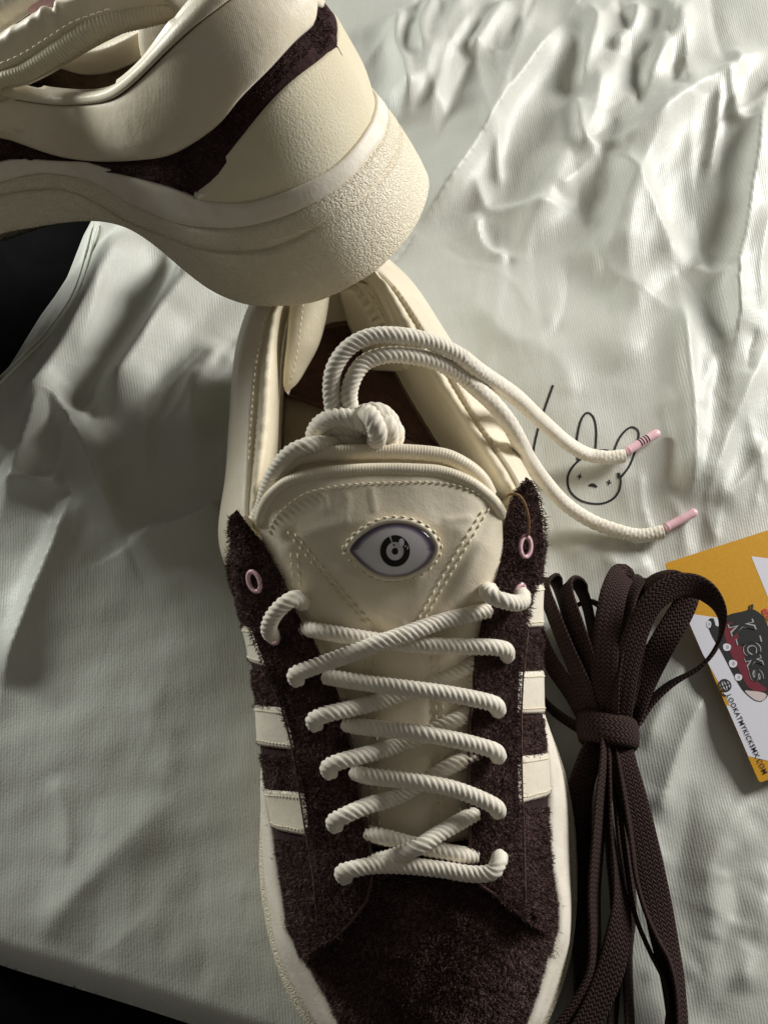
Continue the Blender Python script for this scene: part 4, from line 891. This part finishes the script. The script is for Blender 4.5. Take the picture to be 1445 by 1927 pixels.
# free ends: up behind the tongue, through a knot, over the collar to the cloth
row([(478, 985, 8.6), (494, 955, 9.3), (504, 918, 10.2), (523, 878, 11.0), (550, 850, 11.5), (585, 837, 11.6), (620, 836, 11.1), (648, 842, 10.2)])
rope([(604, 842, 10.0), (592, 822, 10.8), (603, 799, 11.4), (632, 785, 11.8), (665, 789, 11.9), (690, 800, 11.6), (712, 812, 11.0)], LR*1.16)
rope([(610, 818, 10.5), (640, 818, 10.9), (672, 828, 10.8), (700, 838, 10.4)], LR*1.16)
rope([(676, 795, 10.8), (682, 780, 11.7), (698, 783, 12.3), (709, 808, 12.2), (708, 832, 11.4), (703, 852, 10.0)], LR*1.16)
rope([(700, 778, 11.2), (715, 780, 11.8), (730, 803, 11.8), (732, 830, 11.1), (726, 852, 9.9)], LR*1.16)
rope([(726, 795, 11.0), (742, 808, 11.1), (742, 826, 10.8), (725, 840, 10.0)], LR*1.16)
rope([(598, 826, 10.4), (622, 806, 11.0), (650, 803, 11.3), (680, 812, 11.1)], LR*1.1)
rope([(664, 800, 11.5), (690, 776, 12.0), (716, 776, 12.0), (738, 796, 11.5)], LR*1.1)
UA = [(632, 792, 11.5), (626, 765, 11.8), (623, 725, 12.2), (630, 690, 12.6), (655, 655, 12.9), (695, 634, 13.0), (745, 631, 12.9), (809, 643, 12.4), (865, 670, 11.7), (900, 698, 11.0)]
UB = [(668, 800, 11.5), (660, 770, 11.8), (657, 740, 12.1), (668, 705, 12.4), (690, 680, 12.5), (730, 668, 12.5), (780, 671, 12.2), (826, 684, 11.7), (878, 714, 10.9), (905, 738, 10.4)]
rope(UA, LR*1.03); rope(UB, LR*1.03)
def free(first, last):
    a = PP(first); q = []
    for x, y, h in last:
        c = on_cloth(x, y, 0); q.append(P(x, y, c[2]+h))
    return np.vstack([a, q])
EA = free([UA[-2], UA[-1], (964, 742, 9.2), (1000, 775, 7.0)], [(1030, 802, 4.0), (1070, 836, 1.6), (1105, 855, .7), (1140, 861, .55), (1176, 858, .5)])
EB = free([UB[-2], UB[-1], (930, 762, 9.9), (957, 796, 9.4), (975, 828, 8.6)], [(996, 866, 4.5), (1024, 905, 2.6), (1062, 947, 1.2), (1111, 980, .6), (1164, 1000, .45), (1205, 1008, .45), (1248, 1001, .5)])
rope(EA, LR*1.06, 1, world=True); rope(EB, LR*1.06, 1, world=True)
lo = lace.build('lace', M['rope'], sh1)
fp = np.vstack(FZ); fp = fp[rng.integers(0, len(fp), 9000)]; fd = rng.normal(0, 1, fp.shape); fd /= np.linalg.norm(fd, axis=1, keepdims=True)
fv = blades(fp+fd*LR*.9, fd*.6+rng.normal(0, .5, fp.shape), .05+.13*rng.random((len(fp), 1))**2, .012, (0, 0, 0)); b5 = (np.arange(len(fv))*5)[:, None]
fo = mesh('fuzz', fv.reshape(-1, 3), np.concatenate([b5+np.array([[0, 1, 3]]), b5+np.array([[0, 3, 2]]), b5+np.array([[2, 3, 4]])], 0), M['rope'], lo, False); fo['kind'] = 'stuff'
def aglet(p0, p1, bars=False):
    a = on_cloth(*p0, .42); b = on_cloth(*p1, .25); p = resample(np.array([a, b]), 24)
    r = np.full(24, .185); r[:2] = .21; r[-3:] = [.18, .15, .1]
    o = tube('aglet', p, r, M['pink'], lo, 16)
    if bars:
        d = (b-a)/np.linalg.norm(b-a); k = Bag(); s = np.cross(d, [0, 0, 1.]); s /= np.linalg.norm(s); u = np.cross(s, d)
        for f in (.40, .47, .55, .62):
            th = np.linspace(.5, 2.6, 14)[:, None]; c = a+(b-a)*f; ring = c+s*.195*np.cos(th)+u*.195*np.sin(th); k.add(*flat_strip(ring, .05))
        k.build('aglet_print', M['ink'], lo)
aglet((1174, 858), (1238, 817), True); aglet((1246, 1001), (1308, 966))
settle(sh1)
# ------------------------------------------------------------------ spare dark brown flat laces, tied in a bundle
bun = empty('shoelace_bundle', P(1145, 1400, .2), 'bundle of dark brown flat spare laces tied round the middle, lying beside the laced shoe', 'shoelaces')
def flat(name, pts, w=.92, th=.17, n=None, parent=bun):
    """pts: px, py, height, tilt of the width in degrees (0 lies flat, 90 stands on edge)[, width factor]"""
    a = np.array([tuple(p)+(1.,)*(5-len(p)) for p in pts], float)
    q = spl(np.c_[PP(a[:, :3]), a[:, 3]/20, a[:, 4]], 110); p, tl_, wf = q[:, :3], np.radians(q[:, 3]*20), q[:, 4]
    t = np.gradient(p, axis=0); t /= np.linalg.norm(t, axis=1, keepdims=True)+1e-9
    h = np.cross(t, [0, 0, 1.]); h /= np.linalg.norm(h, axis=1, keepdims=True)+1e-9; v = np.cross(h, t)
    wd = h*np.cos(tl_)[:, None]+v*np.sin(tl_)[:, None]; nn = np.cross(t, wd)
    k = 16; th_ = np.linspace(0, 2*np.pi, k, endpoint=False); ca = np.sign(np.cos(th_))*np.abs(np.cos(th_))**.7; sa = np.sign(np.sin(th_))*np.abs(np.sin(th_))**.7
    V = p[:, None]+wd[:, None]*(ca[None, :, None]*(w/2*wf)[:, None, None])+nn[:, None]*(sa[None, :, None]*th/2)
    m = len(p); F = [tuple(f) for f in gridF(m, k, cv=True).tolist()]+[tuple(range(k)), tuple(range(m*k-1, (m-1)*k-1, -1))]
    o = mesh(name, V.reshape(-1, 3), F, M['flatlace'], parent)
    sl = np.r_[0, np.cumsum(np.linalg.norm(np.diff(p, axis=0), axis=1))]
    bv = np.stack([np.broadcast_to(sl[:, None], (m, k)), np.broadcast_to(ca[None], (m, k)), np.zeros((m, k))], -1).astype(np.float32)
    o.data.attributes.new('braid', 'FLOAT_VECTOR', 'POINT').data.foreach_set('vector', bv.ravel()); return o
# loops above the tie
flat('lace_loop', [(1118, 1360, 1.0, 60), (1100, 1300, 1.8, 65), (1068, 1225, 2.4, 70), (1038, 1150, 2.6, 72), (1024, 1108, 2.4, 75), (1036, 1090, 2.0, 80), (1050, 1120, 1.2, 85), (1075, 1220, .8, 80), (1108, 1350, .8, 70)])
flat('lace_loop', [(1122, 1360, 1.2, 50), (1106, 1260, 2.2, 50), (1082, 1180, 2.7, 55), (1066, 1125, 2.7, 65), (1068, 1098, 2.3, 80), (1088, 1104, 1.5, 95), (1104, 1140, 1.1, 100), (1118, 1220, .9, 95), (1128, 1355, .8, 80)])
flat('lace_loop', [(1108, 1360, 1.0, 60), (1072, 1300, 1.2, 65), (1038, 1250, 1.2, 65), (1012, 1190, 1.1, 70), (1008, 1150, .9, 80)])
flat('lace_loop', [(1090, 1372, .6, 80), (1050, 1345, .5, 80), (1025, 1322, .45, 85), (1008, 1300, .4, 85)], .7)
flat('lace_loop', [(1080, 1143, .6, 85), (1096, 1134, .6, 85), (1112, 1132, .6, 85), (1126, 1140, .6, 85), (1140, 1165, .5, 80), (1140, 1340, .5, 70)], .5)
flat('lace_loop', [(1142, 1360, 1.3, 35), (1136, 1290, 2.3, 20), (1140, 1200, 2.9, 8), (1152, 1125, 2.9, 4), (1163, 1093, 2.5, 2), (1172, 1082, 1.9, 0), (1172, 1110, 1.2, 10), (1160, 1200, .8, 30), (1150, 1350, .7, 60)], 1.0)
flat('lace_loop', [(1150, 1360, 1.5, 70), (1152, 1290, 2.2, 68), (1163, 1210, 2.5, 62), (1178, 1140, 2.5, 55), (1192, 1100, 2.1, 45), (1208, 1092, 1.6, 60), (1214, 1125, 1.1, 80), (1200, 1220, .9, 85), (1172, 1350, .8, 80)])
flat('lace_loop', [(1186, 1368, 1.0, 60), (1206, 1292, 1.2, 20), (1240, 1222, 1.4, -8), (1282, 1150, 1.7, -20), (1298, 1112, 2.0, -40), (1288, 1086, 2.4, -65), (1262, 1076, 2.6, -70), (1235, 1088, 2.6, -60), (1212, 1125, 2.4, -40), (1195, 1180, 1.8, -20), (1170, 1340, 1.2, 20)], 1.02)
flat('lace_loop', [(1162, 1362, 1.6, 0), (1170, 1300, 2.2, -2), (1182, 1238, 2.7, -10), (1202, 1178, 3.2, -22), (1228, 1132, 3.6, -30), (1268, 1104, 3.7, -35), (1306, 1104, 3.5, -45), (1340, 1128, 3.0, -75), (1357, 1165, 2.5, -95), (1350, 1212, 1.9, -100), (1318, 1254, 1.5, -85, .9), (1262, 1287, 1.2, -70, .8), (1222, 1322, 1.1, -65, .8), (1194, 1362, 1.1, -60, .8)], .98)
# tails below the tie
flat('lace_strand', [(1128, 1392, 1.2, 30), (1105, 1440, 1.2, 25), (1088, 1500, 1.0, 20), (1082, 1580, .8, 30), (1084, 1700, .7, 50), (1090, 1800, .6, 60), (1090, 1960, .5, 60)], 1.05)
flat('lace_strand', [(1142, 1392, 1.7, 55), (1138, 1440, 1.9, 60), (1131, 1499, 2.0, 60), (1125, 1578, 2.0, 58), (1118, 1683, 1.9, 58), (1119, 1762, 1.8, 60), (1115, 1830, 1.6, 58), (1090, 1890, 1.4, 50), (1050, 1950, 1.2, 40)], 1.0)
flat('lace_strand', [(1146, 1392, 1.5, 75), (1147, 1480, 1.6, 80), (1147, 1560, 1.7, 85, .9), (1160, 1640, 1.8, 65, .9), (1168, 1710, 1.8, 40), (1160, 1775, 1.8, 15), (1146, 1830, 1.7, 8), (1120, 1895, 1.5, 15), (1085, 1960, 1.3, 20)], 1.0)
flat('lace_strand', [(1160, 1392, 1.6, 10), (1172, 1440, 1.7, 5), (1192, 1510, 1.6, 2), (1214, 1600, 1.4, 2), (1234, 1690, 1.2, 5), (1250, 1770, 1.1, 15), (1266, 1850, 1.0, 30), (1278, 1960, .9, 40)], 1.08)
flat('lace_strand', [(1158, 1392, 1.4, 70), (1172, 1480, 1.7, 72), (1186, 1570, 1.8, 72), (1196, 1650, 1.8, 75), (1212, 1710, 1.7, 75), (1234, 1762, 1.6, 75), (1258, 1808, 1.5, 75), (1272, 1870, 1.3, 75), (1276, 1960, 1.1, 75)], .8)
flat('lace_strand', [(1152, 1392, 1.0, 80), (1165, 1520, 1.2, 82), (1180, 1640, 1.3, 82), (1194, 1720, 1.3, 80), (1222, 1790, 1.2, 78), (1248, 1842, 1.1, 75), (1258, 1885, 1.0, 72), (1252, 1960, .9, 70)], .8)
flat('lace_strand', [(1138, 1392, .6, 70), (1140, 1500, .5, 60), (1150, 1620, .45, 60), (1158, 1720, .4, 60), (1158, 1820, .4, 60), (1150, 1960, .4, 60)], .9)
flat('lace_strand', [(1150, 1392, .5, 60), (1170, 1560, .45, 50), (1186, 1700, .4, 55), (1180, 1800, .4, 60), (1186, 1960, .4, 60)], .9)
flat('lace_strand', [(1124, 1392, .6, 60), (1100, 1500, .5, 50), (1100, 1640, .45, 50), (1104, 1760, .4, 50), (1110, 1960, .4, 50)], 1.0)
# the tie
wc = P(1143, 1378, 1.15); th = np.linspace(0, 2*np.pi, 61)
q = np.stack([wc[0]+1.06*np.cos(th), wc[1]+.0*th+.06*np.cos(th*2), wc[2]+.98*np.sin(th)], -1)
S = np.stack([q+np.array([0, dy, 0])+np.array([1, 0, 0])*(.10*(1-(dy/.6)**2))*np.cos(th)[:, None]+np.array([0, 0, 1])*(.1*(1-(dy/.6)**2))*np.sin(th)[:, None]+np.array([0, -.16, 0])*np.cos(th)[:, None] for dy in np.linspace(-.62, .58, 9)], 1)
wo = slab('wrap_band', S, .14, wc, M['flatlace'], bun, .5)[0]
bv = np.stack(np.broadcast_arrays(np.linspace(0, 6.4, 61)[:, None], np.linspace(-1, 1, 9)[None], np.zeros((61, 9))), -1).reshape(-1, 3)
wo.data.attributes.new('braid', 'FLOAT_VECTOR', 'POINT').data.foreach_set('vector', np.vstack([bv, bv]).astype(np.float32).ravel())
settle(bun)
# ------------------------------------------------------------------ the shop card
cardz = .62
A0, A1, A2 = P(1250, 1060, cardz+.10), P(1428, 1473, cardz-.15), P(1450, 983, cardz+.1)
eu = A1-A0; CL = np.linalg.norm(eu); eu /= CL; ev = A2-A0; ev -= eu*(ev@eu); ev /= np.linalg.norm(ev); en_ = np.cross(eu, ev); en_ *= np.sign(en_[2]); CWd = 5.5
card = empty('shop_card', A0+eu*CL/2+ev*CWd/2, 'yellow and white printed shop card with a cartoon sneaker, half under the dark lace loop', 'card')
def c2(px, py):
    d = ray(px, py); s = ((A0-CAM)@en_)/(d@en_); X = CAM+d*s-A0; return np.array([X@eu, X@ev])
def C3(a, b, h): return A0+eu*a+ev*b+en_*h
def face(name, ab, mat, h, parent=card, th=.004):
    ab = np.asarray(ab); n = len(ab); V = [C3(a, b, h) for a, b in ab]+[C3(a, b, h-th) for a, b in ab]
    return mesh(name, V, [tuple(range(n)), tuple(range(2*n-1, n-1, -1))]+[(i, (i+1) % n, n+(i+1) % n, n+i) for i in range(n)], mat, parent, False)
rc = [(.1, 0), (CL-.1, 0), (CL-.03, .03), (CL, .1), (CL, CWd-.1), (CL-.1, CWd), (.1, CWd), (0, CWd-.1), (0, .1), (.03, .03)]
face('card_stock', rc, M['yellow'], 0, th=.045)
pc = lambda pts: [c2(1240+x*.2697, 970+y*.2697) for x, y in pts]
q = pc([(240, 690), (560, 735), (760, 760)]); r = pc([(450, 1330), (612, 1682), (760, 1712)])
e1 = pc([(206, 745), (300, 962), (420, 1180), (492, 1330)])
face('white_panel', [q[0], q[1], q[2], (q[2][0]+.2, CWd-.02), (r[2][0]+.4, CWd-.02), r[2], r[1]*[1, 0]+[0, .01], r[0]*[1, 0]+[0, .01], e1[3], e1[2], e1[1], e1[0]], M['white'], .006)
w = pc([(640, 285), (760, 300), (950, 330), (950, 900), (760, 580)]); face('white_panel', w, M['white'], .006)
# cartoon sneaker
shoe_ol = pc([(335, 735), (375, 715), (400, 780), (470, 700), (600, 665), (640, 650), (720, 700), (760, 780), (790, 900), (770, 1050), (762, 1240), (735, 1285), (700, 1302), (650, 1285), (575, 1215), (500, 1085), (430, 950), (360, 830)])
so_ = face('cartoon_shoe', spl(np.c_[np.array(shoe_ol), np.zeros(len(shoe_ol))], 70, closed=True)[:, :2], M['ink'], .012)
face('shoe_body', spl(np.c_[np.array(pc([(455, 770), (515, 750), (560, 880), (600, 1000), (640, 1110), (700, 1175), (752, 1215), (700, 1230), (620, 1200), (545, 1060), (470, 900)])), np.zeros(11)], 60, closed=True)[:, :2], M['red'], .017, so_)
face('shoe_toe_cap', spl(np.c_[np.array(pc([(595, 1225), (640, 1225), (700, 1232), (745, 1250), (728, 1285), (695, 1296), (650, 1278)])), np.zeros(7)], 40, closed=True)[:, :2], M['pale'], .02, so_)
for (x, y, a, b_) in ((470, 920, 26, 26), (512, 1035, 27, 27), (550, 1130, 24, 24), (345, 760, 14, 26)):
    face('sole_lug', spl(np.c_[np.array(pc([(x-a, y-b_*.6), (x-a*.2, y-b_), (x+a, y-b_*.5), (x+a*.9, y+b_*.6), (x+a*.1, y+b_), (x-a*.8, y+b_*.7)])), np.zeros(6)], 30, closed=True)[:, :2], M['white'], .02, so_)
    face('sole_lug', spl(np.c_[np.array(pc([(x-a*.1, y-b_*.5), (x+a*.5, y-b_*.4), (x+a*.4, y+b_*.4), (x-a*.1, y+b_*.35)])), np.zeros(4)], 20, closed=True)[:, :2], M['grey'], .023, so_)
for pts in ([(640, 620), (655, 620), (650, 670), (635, 700)], [(622, 630), (634, 625), (630, 680), (615, 690)]): face('shoe_lace_tip', pc(pts), M['ink'], .014, so_)
def letters(txt, px0, px1, size, mat, name, h, parent, outline=None, sx=1.0, bold=.0, side=1):
    """flat print set on the card from one picture point to another"""
    a = c2(*px0); b = c2(*px1); d = b-a; L = np.linalg.norm(d); d = d/L; nrm = np.array([d[1], -d[0]])*side
    cu = bpy.data.curves.new('type', 'FONT'); cu.body = txt; cu.size = 1; cu.offset = bold; cu.resolution_u = 3; cu.space_character = 1.08
    to_ = bpy.data.objects.new('type', cu); COL.objects.link(to_); bpy.context.view_layer.update()
    me = bpy.data.meshes.new_from_object(to_.evaluated_get(bpy.context.evaluated_depsgraph_get())); bpy.data.objects.remove(to_)
    V = np.array([v.co[:] for v in me.vertices]); F = [tuple(p.vertices) for p in me.polygons]; bpy.data.meshes.remove(me)
    x = (V[:, 0]-V[:, 0].min())/(np.ptp(V[:, 0]))*L; y = V[:, 1]*size
    X = np.array([C3(*(a+d*i+nrm*j), h) for i, j in zip(x, y)]); return mesh(name, X, F, mat, parent, False)
letters('LOOKATMYKICKSMX.COM', (1366, 1309), (1435, 1457), .27, M['ink'], 'web_address', .024, card, bold=.012, side=-1)
for ch, p0, p1, s in (('K', (490, 760), (520, 845), 1.25), ('I', (545, 862), (556, 905), 1.2), ('C', (575, 905), (612, 985), .85), ('K', (600, 1000), (630, 1080), .8), ('S', (625, 1090), (655, 1165), .62)):
    g = lambda q: (1240+q[0]*.2697, 970+q[1]*.2697)
    for bo, mt, hh, nm in ((.075, M['grey'], .030, 'letter_outline'), (.03, M['ink'], .034, 'letter')): letters(ch, g(p0), g(p1), s, mt, nm, hh, so_, bold=bo, side=-1)
letters('@', (1432, 1148), (1450, 1170), .30, M['hot'], 'red_lettering', .03, card, bold=.03, side=-1)
# globe mark
gc = c2(1363, 1290); gb = Bag()
def ring(f): 
    th = np.linspace(0, 2*np.pi, 37); gb.add(*flat_strip(np.array([C3(*(gc+np.array(f(t))), .026) for t in th]), .028))
r = .235
ring(lambda t: (r*math.cos(t), r*math.sin(t))); ring(lambda t: (r*math.cos(t), r*.5*math.sin(t))); ring(lambda t: (r*.02*math.cos(t), r*math.sin(t)))
for k in (-.5, 0, .5): gb.add(*flat_strip(np.array([C3(gc[0]-r*math.sqrt(1-k*k), gc[1]+r*k, .026), C3(gc[0], gc[1]+r*k, .026), C3(gc[0]+r*math.sqrt(1-k*k), gc[1]+r*k, .026)]), .026))
gb.add(*flat_strip(np.array([C3(gc[0]+.12, gc[1]-.20, .026), C3(gc[0]+.26, gc[1]-.26, .026), C3(gc[0]+.38, gc[1]-.12, .026)]), .05))
gb.build('globe_mark', M['ink'], card, False)
settle(card)
